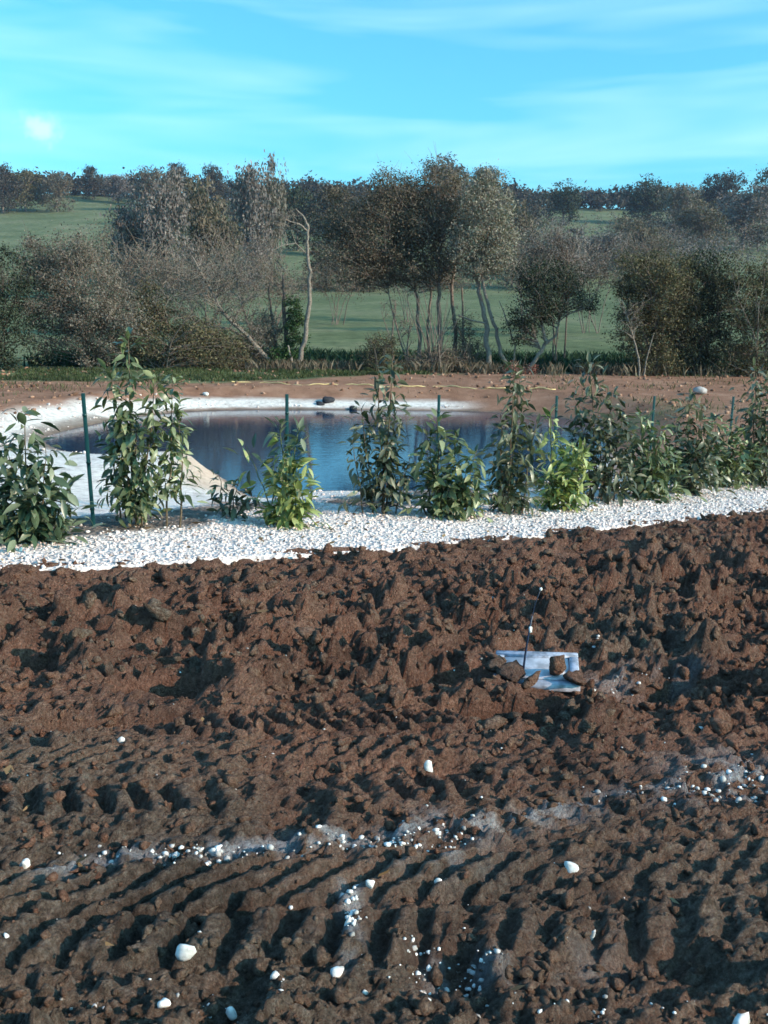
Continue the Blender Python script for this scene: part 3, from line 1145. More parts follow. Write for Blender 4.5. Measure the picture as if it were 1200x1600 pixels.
# ------------------------------------------------------------------ drain cover and marker rod
c = at_plane(838, 1052)
cov = thing('drain_cover', (c.x, c.y, c.z + .015), 'square grey blue plastic drain cover half buried in the turned soil', 'drain cover', None, R(-9))
cov.rotation_euler.x = R(7)
cov.rotation_euler.y = R(-2)
g = Geo()
for sx, sy, lx, ly in ((0, .165, .46, .05), (0, -.165, .46, .05), (-.205, 0, .05, .28), (.205, 0, .05, .28)):
    g.box((sx, sy, 0), (lx, ly, .05), 0, .008)
link('frame', g.mesh('frame', 'cover_edge'), cov)
g = Geo()
g.box((0, 0, -.004), (.355, .275, .03), 0, .006)
lid = link('lid', g.mesh('lid', 'cover'), cov)
for k in range(1):
    g = Geo()
    g.box((0, -.12 + .06 * k, .017), (.29, .016, .012), 0, .004)
    link('rib', g.mesh('rib', 'cover'), lid)
g = Geo()
g.box((.12, .0, .016), (.045, .09, .008), 0, .003)
link('grip', g.mesh('grip', 'dark_plastic'), lid)
V, F = rock_shape(ICO3, 1777, .34, .8)
o = link('soil_lump', mesh_from('soil_lump', V, F, 'clod', True), None, (c.x + .085, c.y - .10, c.z + .085),
         'fist sized brown lump of earth lying on the drain cover', 'soil lump')
o.scale = (.055, .05, .06)

for j, (dx, dy, s_, lab) in enumerate([(-.23, -.05, .055, 'brown lump of earth over the left side of the drain cover'), (-.15, -.17, .055, 'brown lump of earth on the near left corner of the drain cover'),
                                   (-.21, .12, .05, 'small brown lump of earth on the far left corner of the drain cover'), (-.04, -.20, .035, 'small lump of earth on the near rim of the drain cover'),
                                   (.16, -.19, .05, 'brown lump of earth at the near right corner of the drain cover')]):
    o = link('soil_lump', mesh_from('soil_lump', *rock_shape(ICO3, 1790 + j, .5, .75, .4), 'clod', True), None, (c.x + dx, c.y + dy, c.z + .045), lab, 'soil lump')
    o.scale = (s_ * 1.3, s_, s_ * .8)
    o.rotation_euler.z = j * 1.3
rb = at_plane(816, 1058)
rod = thing('marker_rod', (rb.x, rb.y, rb.z - .02), 'thin dark rod standing in the soil at the drain cover with white tag', 'rod')
g = Geo()
g.tube([(0, 0, 0), (.012, .01, .14), (.028, .02, .26), (.045, .03, .36)], [.007, .006, .005, .004], 8)
link('shaft', g.mesh('shaft', 'dark_plastic', True), rod)
g = Geo()
g.tube([(.045, .03, .355), (.06, .038, .43), (.085, .045, .50)], [.0022, .002, .0016], 6)
link('wire', g.mesh('wire', 'dark_plastic', True), rod)
g = Geo()
g.box((.036, .02, .285), (.015, .010, .034), .3, .003)
link('tag', g.mesh('tag', 'tag_white'), rod)
g = Geo()
g.box((.087, .045, .505), (.012, .008, .016), .3, .002)
link('cap', g.mesh('cap', 'tag_white'), rod)
g = Geo()
g.tube([(0.0, -.006, .0), (.004, -.006, .05)], [.010, .008], 8)
link('collar', g.mesh('collar', 'tag_white', True), rod)

# ------------------------------------------------------------------ fence posts
LABP = ['green steel fence post, leftmost, before the white bank', 'green steel fence post rising behind the bright green centre sapling',
        'green steel fence post above the leafy shrub right of centre', 'green steel fence post between the twin lobed shrub and the tall dark one',
        'green steel fence post over the rounded shrub row on the right', 'green steel fence post farthest right, half hidden by shrubs']
for i in range(6):
    X, Y = 8.4 * (-0.31 + 0.191 * i), 8.4 * (1 + 0.157 * i)
    H = 1.22
    t_ = thing('fence_post', (X, Y, plane_z(X, Y) - .06), LABP[i], 'fence post', 'green posts along the gravel')
    t_.rotation_euler = (0, R([-1.4, .3, .6, -.4, .5, .2][i]), R(12))
    g = Geo()
    g.box((0, 0, H / 2 + .03), (.034, .005, H + .06))
    link('flange', g.mesh('flange', 'green_metal'), t_)
    g = Geo()
    g.box((0, .018, H / 2 + .03), (.005, .030, H + .06))
    link('web', g.mesh('web', 'green_metal'), t_)
    for k in range(3):
        g = Geo()
        g.box((0, -.006, .25 + .42 * k), (.040, .006, .02), 0, .001)
        link('wire_clip', g.mesh('wire_clip', 'green_metal'), t_)

# ------------------------------------------------------------------ shrubs with big leaves along the fence


def leaf_mesh(L, W, bend, fold, seed):
    rg_ = np.random.default_rng(seed)
    prof = [(0, .06), (.18, .62), (.42, 1.0), (.68, .80), (.87, .40), (1.0, 0.03)]
    V, Q = [], []
    for k, (s_, w) in enumerate(prof):
        z = -bend * L * s_ * s_
        yv = s_ * L * (1 - .25 * bend * s_)
        tw = .18 * math.sin(2.2 * s_ + seed)
        ww = W * w * .5
        V += [(-ww, yv, z + fold * ww + tw * ww), (0, yv, z), (ww, yv, z + fold * ww - tw * ww)]
        if k:
            a = (k - 1) * 3
            Q += [(a, a + 1, a + 4, a + 3), (a + 1, a + 2, a + 5, a + 4)]
    return np.array(V), np.array(Q)


LEAVES = {}
LEAFG = [leaf_mesh(1.0, .28 + .05 * (k % 3), [.1, .35, .6, .2, .8][k % 5], [.35, .2, .5][k % 3], k) for k in range(6)]
for mk in ('laurel', 'laurel_blue', 'laurel_dark', 'laurel_bright'):
    LEAVES[mk] = [mesh_from('leaf', *leaf_mesh(1.0, .28 + .05 * (k % 3), [.1, .35, .6, .2, .8][k % 5], [.35, .2, .5][k % 3], k), mk, True) for k in range(6)]
M['leaf_red'] = mat_plain('pink_dead_leaf', (.55, .22, .18), .6, .2)


def shrub(name, label, px, stems, n_leaf, mat, seed, leaf=(.085, .13), low=.08, group='young laurels along the fence', droop=.35, barkm='stem', depth=None, tipmat=None, radial=1.0):
    """px: pixel where it stands.  stems: (pixel of tip, weight) - the stems rise from the base towards their tips"""
    rg_ = np.random.default_rng(seed)
    b = at_plane(*px)
    if depth is not None:
        X = at_y(px[0], px[1], depth).x
        b = Vector((X, depth, plane_z(X, depth)))
    root = thing(name, (b.x, b.y, b.z + .02), label, 'shrub', group)
    paths = []
    wsum = sum(w for _, w in stems)
    for (u, v), w in stems:
        tip = at_y(u, v, b.y + rg_.normal() * .08) - b
        spread_ = np.array([rg_.normal() * .03, rg_.normal() * .03, 0])
        k = np.linspace(0, 1, 9)
        off = np.cumsum(rg_.normal(size=(9, 2)) * .010, 0)
        base_x = tip.x * .45 if abs(tip.x) > .18 else tip.x * .25
        P = np.stack([base_x + (tip.x - base_x) * k ** 1.2 + off[:, 0], tip.y * k + off[:, 1], tip.z * k], 1) + spread_ * (1 - k[:, None])
        P[0, 2] = -.05
        g_ = Geo()
        g_.tube(P, np.linspace(.011, .0035, 9) * (1.0 if tip.z > .9 else .8), 6)
        link('stem', g_.mesh('stem', barkm, True), root)
        paths.append((P, w / wsum, tip.z))
    total = 0
    n_leaf = int(n_leaf * 2.75)
    leaf = (leaf[0] * 1.16, leaf[1] * 1.30)
    EV, EQ, en = [], [], 0
    pick = set(rg_.permutation(n_leaf)[:296].tolist())
    for P, w, H in paths:
        n = int(n_leaf * w)
        for k in range(n):
            s_ = low + (1 - low) * (k + rg_.uniform(0, 1)) / n
            if rg_.uniform() < .15:
                s_ = low + (1 - low) * rg_.uniform(0, 1) ** 1.3
            f = s_ * 8
            i0 = min(int(f), 7)
            p = P[i0] + (P[i0 + 1] - P[i0]) * (f - i0)
            az = k * 2.39996 + rg_.normal() * .5
            # short side shoots carry some of the leaves away from the stem
            reach = abs(rg_.normal()) * .105 * radial * (1.15 - .7 * s_)
            p = p + np.array([math.cos(az) * reach, math.sin(az) * reach, rg_.normal() * .02])
            L = rg_.uniform(*leaf) * (1.05 - .15 * s_)
            up = rg_.normal() * .65 + (.75 * (s_ > .93)) + (0.25 - droop)
            me_ = LEAVES[mat][rg_.integers(6)]
            if tipmat and s_ > .72 and rg_.uniform() < .8:
                me_ = LEAVES[tipmat][rg_.integers(6)]
            if total not in pick:
                w_ = L * rg_.uniform(.85, 1.25)
                mw = Matrix.Translation(p) @ Matrix.Rotation(az - math.pi / 2, 4, 'Z') @ Matrix.Rotation(rg_.normal() * .45, 4, 'Y') @ Matrix.Rotation(up, 4, 'X') @ Matrix.Diagonal((w_, L, L, 1))
                A = np.array(mw)
                V_, Q_ = LEAFG[rg_.integers(6)]
                EV.append(V_ @ A[:3, :3].T + A[:3, 3])
                EQ.append(Q_ + en)
                en += len(V_)
                total += 1
                continue
            o_ = bpy.data.objects.new('leaf', me_)
            COL.objects.link(o_)
            o_.parent = root
            o_.location = p
            o_.rotation_euler = (up, rg_.normal() * .45, az - math.pi / 2)
            o_.scale = (L * rg_.uniform(.85, 1.25), L, L)
            total += 1
    if EV:
        link('foliage', mesh_from('foliage', np.vstack(EV), np.vstack(EQ), mat + '_i', True), root, kind='stuff')
    return root


shrub('laurel_shrub', 'dense dark glossy laurel bush at the left edge, widest of the row', (45, 850),
      [((-40, 660), 1), ((10, 690), 1.1), ((42, 648), 1.2), ((75, 700), 1.1), ((95, 760), 1), ((25, 740), 1), ((62, 762), 1), ((110, 800), .6), ((-10, 770), 1), ((-70, 720), 1)],
      295, 'laurel_blue', 1, (.10, .15), .05, radial=1.5)
shrub('laurel_sapling', 'tallest leafy sapling with many upright stems, just right of the leftmost post', (208, 826),
      [((205, 528), 1.6), ((172, 580), 1.2), ((235, 592), 1.3), ((188, 640), 1), ((222, 665), 1), ((160, 660), .8), ((250, 690), .7)],
      262, 'laurel', 2, (.085, .125), .12, droop=.6)
shrub('laurel_sapling', 'slender single stemmed sapling beside the tallest leafy one', (275, 828),
      [((270, 590), 1.4), ((284, 650), .8)], 78, 'laurel', 3, (.08, .12), .25, droop=.6, radial=.8)
shrub('laurel_sprig', 'low sprig of few dark leaves at the foot of the sand heap', (352, 812),
      [((335, 745), 1), ((372, 755), 1), ((395, 778), 1)], 34, 'laurel_dark', 4, (.08, .12), .2)
shrub('laurel_sapling', 'bright yellow green leafy sapling in front of the second post', (452, 826),
      [((440, 668), 1), ((475, 672), 1), ((456, 720), 1.1), ((385, 700), .4), ((470, 745), .9), ((440, 755), .8)],
      135, 'laurel_bright', 5, (.10, .15), .04, droop=.15, barkm='stem_green', tipmat='laurel_blue')
shrub('laurel_sapling', 'tall dark sapling before the middle of the pond', (596, 806),
      [((580, 568), 1.2), ((610, 562), 1.2), ((562, 640), .9), ((630, 640), 1), ((600, 690), .9), ((548, 690), .5), ((640, 720), .5)],
      215, 'laurel_dark', 6, (.085, .125), .12, droop=.45)
shrub('laurel_shrub', 'rounded mid green shrub below the third post', (700, 812),
      [((668, 672), 1), ((690, 655), 1), ((712, 680), 1), ((745, 705), 1), ((655, 720), .8), ((728, 740), 1), ((690, 750), 1), ((750, 760), .7)],
      240, 'laurel', 7, (.095, .14), .05, droop=.3)
shrub('laurel_sapling', 'tall narrow dark sapling with a pink leaf, right of the pond centre', (803, 806),
      [((795, 572), 1.2), ((818, 590), 1.1), ((780, 650), 1), ((830, 660), 1), ((805, 700), 1), ((775, 720), .6)],
      225, 'laurel_dark', 8, (.085, .125), .08, droop=.4)
shrub('laurel_shrub', 'bright green shrub with one spire and one dense lobe', (880, 800),
      [((850, 652), 1.1), ((900, 700), 1.1), ((912, 705), 1), ((885, 705), 1), ((860, 730), .9), ((842, 745), .6)],
      170, 'laurel_bright', 9, (.09, .135), .06, droop=.0, barkm='stem_green', radial=.8)
shrub('laurel_sapling', 'tall bushy dark sapling with pale top leaves, right of the twin lobed shrub', (942, 786),
      [((926, 565), 1.2), ((955, 612), 1.1), ((905, 620), 1), ((975, 650), 1), ((935, 660), 1), ((895, 680), .7), ((990, 690), .7)],
      330, 'laurel_dark', 10, (.09, .13), .12, droop=.35, radial=1.8)
shrub('laurel_shrub', 'low rounded shrub under the fifth post', (1012, 782),
      [((1005, 650), 1), ((1035, 668), 1), ((990, 700), 1), ((1050, 710), 1), ((1015, 720), 1)], 270, 'laurel', 11, (.095, .135), .05, droop=.3, radial=1.8)
shrub('laurel_shrub', 'broad shrub with a pale tipped shoot, fourth from the right edge', (1078, 774),
      [((1072, 620), 1.1), ((1095, 650), 1), ((1050, 670), 1), ((1110, 690), 1), ((1080, 710), 1)], 280, 'laurel_dark', 12, (.095, .135), .05, radial=1.8)
shrub('laurel_shrub', 'light green speckled shrub, second from the right edge', (1132, 764),
      [((1120, 655), 1), ((1148, 668), 1), ((1160, 700), 1), ((1112, 700), .8), ((1135, 715), 1)], 250, 'laurel', 13, (.095, .135), .05, radial=1.8)
shrub('laurel_sapling', 'tall dark sapling cut by the right edge', (1192, 762),
      [((1182, 572), 1.2), ((1205, 590), 1.1), ((1172, 640), 1), ((1222, 640), 1), ((1195, 690), 1)], 300, 'laurel_dark', 14, (.09, .13), .08, radial=1.8)

# ------------------------------------------------------------------ trees


def px_w(u, v, y):
    p = at_y(u, v, y)
    return np.array([p.x, p.y, p.z])


def crown_points(lobes, n_clump, per, rg_, spread_, hollow=.35):
    """clump centres spread through the lobes, biased to the outer shell; leaf centres round each clump"""
    vol = np.array([l[3] * l[4] * l[5] for l in lobes]) ** .8
    vol /= vol.sum()
    C = []
    for _ in range(n_clump):
        l = lobes[rg_.choice(len(lobes), p=vol)]
        d = rg_.normal(size=3)
        d /= np.linalg.norm(d)
        r = (hollow + (1 - hollow) * rg_.uniform() ** .6) * rg_.uniform(.85, 1.08)
        C.append([l[0] + d[0] * r * l[3], l[1] + d[1] * r * l[4], l[2] + d[2] * r * l[5]])
    C = np.array(C)
    m = rg_.poisson(per, n_clump) + 2
    L = np.repeat(C, m, 0)
    s_ = np.repeat(spread_ * rg_.uniform(.5, 1.35, n_clump), m)[:, None]
    L = L + rg_.normal(size=L.shape) * s_ * np.array([1, 1, .75])
    return C, L


def tree(name, label, cat, base, trunks, lobes, n_clump, per, leaf, spread_, leafmat, bark, seed, group=None, limb_r=.03, twig_r=.012, twigs=True, gmin=None, droop=.2):
    """base: world point; trunks: lists of (x,y,z,r) world points; lobes: (x,y,z,rx,ry,rz) in world units"""
    rg_ = np.random.default_rng(seed)
    root = thing(name, base, label, cat, group)
    B = np.array(base)
    allp = []
    for tr in trunks:
        tr = np.array(tr, float)
        k = np.linspace(0, len(tr) - 1, len(tr) * 4)
        P = np.stack([np.interp(k, np.arange(len(tr)), tr[:, c_]) for c_ in range(4)], 1)
        P[1:-1, :2] += rg_.normal(size=(len(P) - 2, 2)) * P[1:-1, 3:4] * .25
        g_ = Geo()
        g_.tube(P[:, :3] - B, P[:, 3] * .8, 7)
        link('trunk', g_.mesh('trunk', bark, True), root)
        allp.append(P)
    AP = np.vstack(allp) if allp else np.array([[B[0], B[1], B[2], .05]])
    if not lobes:
        return root
    C, L = crown_points(lobes, n_clump, per * 1.85, rg_, spread_ * 1.15)
    leaf = leaf * .80
    if gmin is not None:
        L = L[L[:, 2] > gmin]
    g_ = Geo()
    for c_ in C:
        if gmin is not None and c_[2] < gmin:
            continue
        d = np.linalg.norm(AP[:, :3] - c_, axis=1) + 1.6 * np.clip(AP[:, 2] - c_[2] + .2, 0, None)
        j = np.argmin(d + rg_.uniform(0, .4, len(d)))
        a = AP[j, :3]
        r0 = min(AP[j, 3] * .7, limb_r)
        k = np.linspace(0, 1, 6)[:, None]
        mid = (a + c_) / 2 + np.array([0, 0, .12 * np.linalg.norm(c_ - a)]) + rg_.normal(size=3) * .08 * np.linalg.norm(c_ - a)
        P = a * (1 - k) ** 2 + 2 * mid * k * (1 - k) + c_ * k ** 2
        g_.tube(P - B, np.linspace(r0, twig_r * .6, 6), 4)
        if twigs:
            for _ in range(2 if n_clump > 200 else 3):
                e = c_ + rg_.normal(size=3) * spread_ * 1.5 + np.array([0, 0, spread_ * .5])
                s0 = P[rg_.integers(3, 6)]
                g_.tube(np.stack([s0, (s0 + e) / 2 + rg_.normal(size=3) * .05, e]) - B, [twig_r * .7, twig_r * .5, twig_r * .25], 3)
    if g_.n:
        link('limbs', g_.mesh('limbs', bark, True), root)
    V, Q = leaf_cloud(L - B, leaf, rg_, droop=droop)
    link('crown', mesh_from('crown', V, Q, leafmat), root)
    return root


def lobe(u, v, ru, rv, y, depth=None):
    p = px_w(u, v, y)
    k = y / FPX * 1.02
    return (p[0], p[1], p[2], ru * k, (depth if depth is not None else ru * k * .9), rv * k)


def tr_px(pts, y, dy=0.0):
    n = len(pts)
    return [tuple(px_w(u, v, y + dy * i / max(1, n - 1))) + (r,) for i, (u, v, r) in enumerate(pts)]


def g_at(u, y):
    X = at_y(u, 575, y).x
    return (X, y, float(ground_z(X, y)))


def stemset(u, y, spread_u, n, topv, r, seed, basev=None):
    """a stool of stems fanning out of the ground"""
    rg_ = np.random.default_rng(seed)
    out = []
    for k in range(n):
        ub = u + rg_.uniform(-.25, .25) * spread_u
        X, Y, Z = g_at(ub, y + rg_.normal() * .3)
        top = px_w(u + rg_.uniform(-1, 1) * spread_u, topv + rg_.uniform(-15, 25), Y + rg_.normal() * .6)
        mid = (np.array([X, Y, Z]) * .5 + top * .5) + np.array([(X - top[0]) * .18, 0, 0])
        rr = r * rg_.uniform(.5, 1.1)
        out.append([(X, Y, Z - .15, rr), (*mid, rr * .7), (*top, rr * .35)])
    return out


YT = 36.0
tree('dark_bush', 'dark evergreen bush at the left edge behind the bare bank', 'bush', g_at(0, 33.5), stemset(0, 33.5, 50, 4, 470, .05, 1),
     [lobe(-40, 490, 80, 90, 33.5), lobe(15, 535, 45, 50, 33.2), lobe(5, 440, 50, 50, 33.8), lobe(-140, 470, 90, 110, 33.5)], 260, 46, .13, .20, 'lf_dark', 'bark_dark', 101, gmin=-.35)
tree('hedgerow_bush', 'large rounded grey brown bush on the left, half bare of leaves', 'bush', g_at(140, 35), stemset(140, 35, 80, 9, 450, .05, 2),
     [lobe(130, 450, 78, 72, 35), lobe(75, 470, 60, 80, 35), lobe(165, 515, 70, 60, 34.6), lobe(110, 395, 45, 28, 35.2), lobe(60, 400, 40, 30, 35.5)],
     420, 52, .10, .17, 'lf_grey', 'bark_brown', 102, gmin=-.3)
tree('hedgerow_bush', 'brown green thicket between the grey brown bush and the leaning bare tree', 'bush', g_at(255, 35.5), stemset(265, 35.5, 80, 8, 490, .045, 3),
     [lobe(245, 530, 70, 48, 35.5), lobe(310, 540, 50, 40, 35.2), lobe(230, 480, 45, 40, 36), lobe(350, 555, 40, 28, 35.2)],
     260, 42, .11, .18, 'lf_olive', 'bark_brown', 103, gmin=-.3)
# leaning bare tree
y = 36.2
tree('leaning_tree', 'nearly bare tree with pale branches leaning to the left', 'tree', g_at(432, y),
     [tr_px([(432, 582, .13), (412, 555, .12), (385, 525, .10), (350, 492, .08), (322, 440, .05), (300, 400, .025)], y, -.6),
      tr_px([(392, 532, .06), (360, 515, .05), (318, 505, .035), (285, 498, .02)], y, .5),
      tr_px([(350, 492, .05), (335, 470, .04), (322, 462, .03), (270, 452, .015)], y - .3, .4),
      tr_px([(405, 548, .05), (385, 500, .045), (372, 450, .03), (360, 408, .015)], y, 1.0),
      tr_px([(365, 505, .035), (345, 530, .025), (340, 560, .015)], y, -.3)],
     [lobe(350, 450, 70, 52, y), lobe(310, 480, 60, 45, y - .4), lobe(385, 505, 45, 55, y), lobe(405, 545, 35, 30, y)],
     190, 11, .09, .22, 'lf_grey', 'bark_pale', 104, limb_r=.022, twig_r=.012, gmin=-.3)
tree('ivy_tree', 'straight dark trunk with a green sleeve of ivy at its side', 'tree', g_at(447, 36.4),
     [tr_px([(452, 582, .13), (446, 540, .11), (445, 480, .09), (442, 430, .05)], 36.4),
      tr_px([(436, 580, .09), (428, 520, .07), (420, 460, .05), (425, 420, .02)], 36.5)],
     [lobe(462, 500, 13, 36, 36.3), lobe(464, 535, 14, 26, 36.2), lobe(440, 560, 22, 20, 36.0)], 70, 44, .10, .09, 'lf_ivy', 'bark_dark', 105, gmin=-.3)
tree('bent_tree', 'tall bare pale tree with an S shaped trunk and hooked top', 'tree', g_at(462, 35.8),
     [tr_px([(456, 584, .12), (470, 558, .115), (478, 520, .105), (484, 470, .095), (483, 420, .08), (480, 385, .07), (482, 355, .06), (474, 338, .04), (462, 326, .02)], 35.8, -.4),
      tr_px([(481, 362, .05), (468, 350, .042), (455, 347, .032), (444, 342, .022), (440, 330, .012)], 35.5, -.5),
      tr_px([(480, 368, .035), (462, 358, .03), (448, 354, .02), (436, 352, .01)], 35.5, .5),
      tr_px([(482, 400, .03), (462, 380, .025), (440, 384, .02), (425, 392, .01)], 35.6, -.6),
      tr_px([(456, 584, .07), (455, 560, .06), (450, 540, .04)], 35.7)],
     [lobe(445, 345, 26, 16, 35.3)], 26, 3, .07, .12, 'lf_grey', 'bark_pale', 106, limb_r=.016, twig_r=.010)
# big many-stemmed tree in the middle
y = 37.0
tree('alder_clump', 'broad dark brown crown on a clump of upright stems behind the pond centre', 'tree', g_at(685, y),
     [tr_px([(655, 586, .10), (656, 540, .09), (652, 470, .08), (640, 400, .05)], y, .5),
      tr_px([(686, 588, .12), (688, 530, .11), (684, 460, .09), (690, 380, .05)], y, -.3),
      tr_px([(708, 586, .11), (712, 530, .10), (706, 460, .08), (715, 380, .05)], y, .6),
      tr_px([(672, 586, .07), (668, 520, .06), (674, 450, .05), (660, 390, .03)], y + .5),
      tr_px([(640, 580, .05), (625, 530, .045), (612, 480, .03), (600, 430, .02)], y - .3),
      tr_px([(722, 582, .06), (724, 520, .05), (722, 450, .04)], y + .3)],
     [lobe(600, 370, 78, 78, y), lobe(680, 345, 66, 84, y), lobe(560, 400, 55, 48, y - .4), lobe(650, 420, 85, 28, y), lobe(690, 290, 36, 26, y), lobe(530, 340, 42, 45, y + .6), lobe(620, 300, 50, 28, y)],
     600, 46, .105, .20, 'lf_brown', 'bark_brown', 107, limb_r=.03, gmin=1.5)
# pale willow
y = 35.6
tree('willow_tree', 'tall pale leaved willow with silvery forked trunks right of the pond centre', 'tree', g_at(780, y),
     [tr_px([(797, 588, .10), (782, 548, .09), (772, 505, .08), (758, 460, .07), (752, 425, .06), (757, 370, .04), (760, 300, .015)], y),
      tr_px([(765, 588, .13), (760, 530, .12), (755, 480, .10), (745, 440, .08), (735, 400, .05), (725, 340, .02)], y, .4),
      tr_px([(758, 505, .04), (735, 500, .03), (715, 492, .015)], y),
      tr_px([(800, 585, .05), (805, 540, .04), (792, 500, .03), (780, 470, .015)], y, -.3)],
     [lobe(758, 335, 42, 62, y), lobe(735, 375, 36, 44, y), lobe(780, 385, 34, 46, y), lobe(755, 295, 28, 26, y), lobe(745, 420, 30, 22, y)],
     240, 34, .11, .17, 'lf_pale', 'bark_pale', 108, limb_r=.02, gmin=1.0, droop=.8)
# dark crooked tree
y = 35.2
tree('crooked_tree', 'small dark crowned tree on a crooked pale trunk, left of the right hand hedge', 'tree', g_at(818, y),
     [tr_px([(812, 600, .10), (830, 572, .095), (846, 548, .09), (853, 535, .085), (846, 505, .06), (838, 470, .04)], y),
      tr_px([(853, 537, .06), (868, 525, .05), (876, 495, .035), (890, 465, .02)], y),
      tr_px([(846, 548, .045), (838, 530, .04), (825, 520, .02)], y)],
     [lobe(835, 488, 40, 44, y), lobe(862, 455, 42, 36, y), lobe(915, 468, 27, 20, y), lobe(808, 515, 22, 24, y), lobe(855, 430, 50, 22, y + .3)],
     230, 38, .095, .16, 'lf_dark', 'bark_pale', 109, gmin=.1)
y = 38.5
tree('scrub_tree', 'thin mauve grey scrub tree above the dark crooked one', 'tree', g_at(875, y), stemset(872, y, 40, 4, 430, .05, 44),
     [lobe(860, 400, 48, 34, y), lobe(895, 415, 38, 26, y), lobe(830, 420, 34, 28, y), lobe(868, 365, 26, 22, y)], 130, 24, .10, .20, 'lf_mauve', 'bark_brown', 110, gmin=.6)
# right hand hedge
y = 34.6
tree('hedge_bush', 'rounded olive brown bush at the left end of the right hand hedge', 'bush', g_at(1020, y), stemset(1020, y, 55, 7, 470, .05, 5),
     [lobe(1030, 455, 58, 60, y), lobe(1000, 440, 38, 44, y), lobe(1045, 520, 52, 50, y + .3), lobe(988, 510, 30, 40, y), lobe(1020, 565, 40, 30, y)], 360, 52, .105, .17, 'lf_olive', 'bark_brown', 111, gmin=-.25)
tree('hedge_bush', 'big dark bush in the middle of the right hand hedge', 'bush', g_at(1095, y + .4), stemset(1095, y + .4, 50, 6, 470, .05, 6),
     [lobe(1100, 445, 52, 50, y + .6), lobe(1090, 520, 50, 58, y + .7), lobe(1075, 570, 50, 25, y + .5)], 260, 46, .11, .17, 'lf_dark', 'bark_dark', 112, gmin=-.25)
tree('hedge_bush', 'yellowish brown bush cut by the right edge of the hedge', 'bush', g_at(1185, y - .3), stemset(1185, y - .3, 60, 7, 470, .05, 7),
     [lobe(1165, 455, 52, 58, y - .2), lobe(1230, 460, 60, 66, y), lobe(1190, 525, 66, 55, y - .2), lobe(1150, 565, 50, 30, y - .2), lobe(1320, 470, 90, 80, y)], 430, 50, .105, .17, 'lf_olive', 'bark_brown', 113, gmin=-.25)
tree('hedge_bush', 'pale twiggy stem standing before the right hand hedge', 'bush', g_at(1002, 33.6), [tr_px([(1000, 600, .05), (998, 560, .045), (985, 510, .03), (972, 470, .015)], 33.6),
     tr_px([(1003, 600, .04), (1010, 560, .03), (1022, 520, .02)], 33.6)], [lobe(985, 500, 20, 40, 33.6)], 24, 10, .08, .14, 'lf_olive', 'bark_pale', 114)
# small sprouting bushes in front of the trees
tree('sprout_bush', 'small green sprouting bush behind the tall dark sapling', 'bush', g_at(590, 34.5), stemset(592, 34.5, 26, 6, 520, .03, 8),
     [lobe(588, 565, 32, 22, 34.5), lobe(598, 540, 24, 20, 34.6)], 90, 26, .09, .13, 'lf_olive', 'bark_dark', 115, gmin=-.3)
tree('sprout_bush', 'tangle of bare shoots at the foot of the many stemmed clump', 'bush', g_at(672, 35.4), stemset(675, 35.4, 60, 22, 465, .034, 9),
     [lobe(665, 565, 46, 18, 35.4), lobe(700, 560, 34, 20, 35.4)], 90, 14, .08, .14, 'lf_brown', 'bark_brown', 116, gmin=-.3)
tree('red_bush', 'little reddish leaved bush at the foot of the crooked tree', 'bush', g_at(815, 34.0), stemset(812, 34.0, 18, 6, 560, .018, 10),
     [lobe(806, 582, 20, 14, 34.0), lobe(830, 586, 12, 14, 34.0)], 46, 16, .08, .10, 'lf_red', 'bark_brown', 117, gmin=-.4)
tree('hedgerow_bush', 'grey brown bush at the foot of the leaning bare tree', 'bush', g_at(398, 36.6), stemset(398, 36.6, 40, 7, 500, .035, 21),
     [lobe(395, 540, 34, 40, 36.6), lobe(415, 515, 26, 32, 36.8), lobe(370, 555, 34, 26, 36.4)], 130, 30, .10, .17, 'lf_grey', 'bark_brown', 121, gmin=-.3)
tree('hedgerow_bush', 'thin brown bush between the clump of stems and the willow trunks', 'bush', g_at(738, 36.8), stemset(738, 36.8, 30, 7, 500, .03, 22),
     [lobe(738, 555, 28, 28, 36.8), lobe(725, 520, 20, 28, 36.9)], 80, 18, .09, .17, 'lf_brown', 'bark_brown', 122, gmin=-.3)
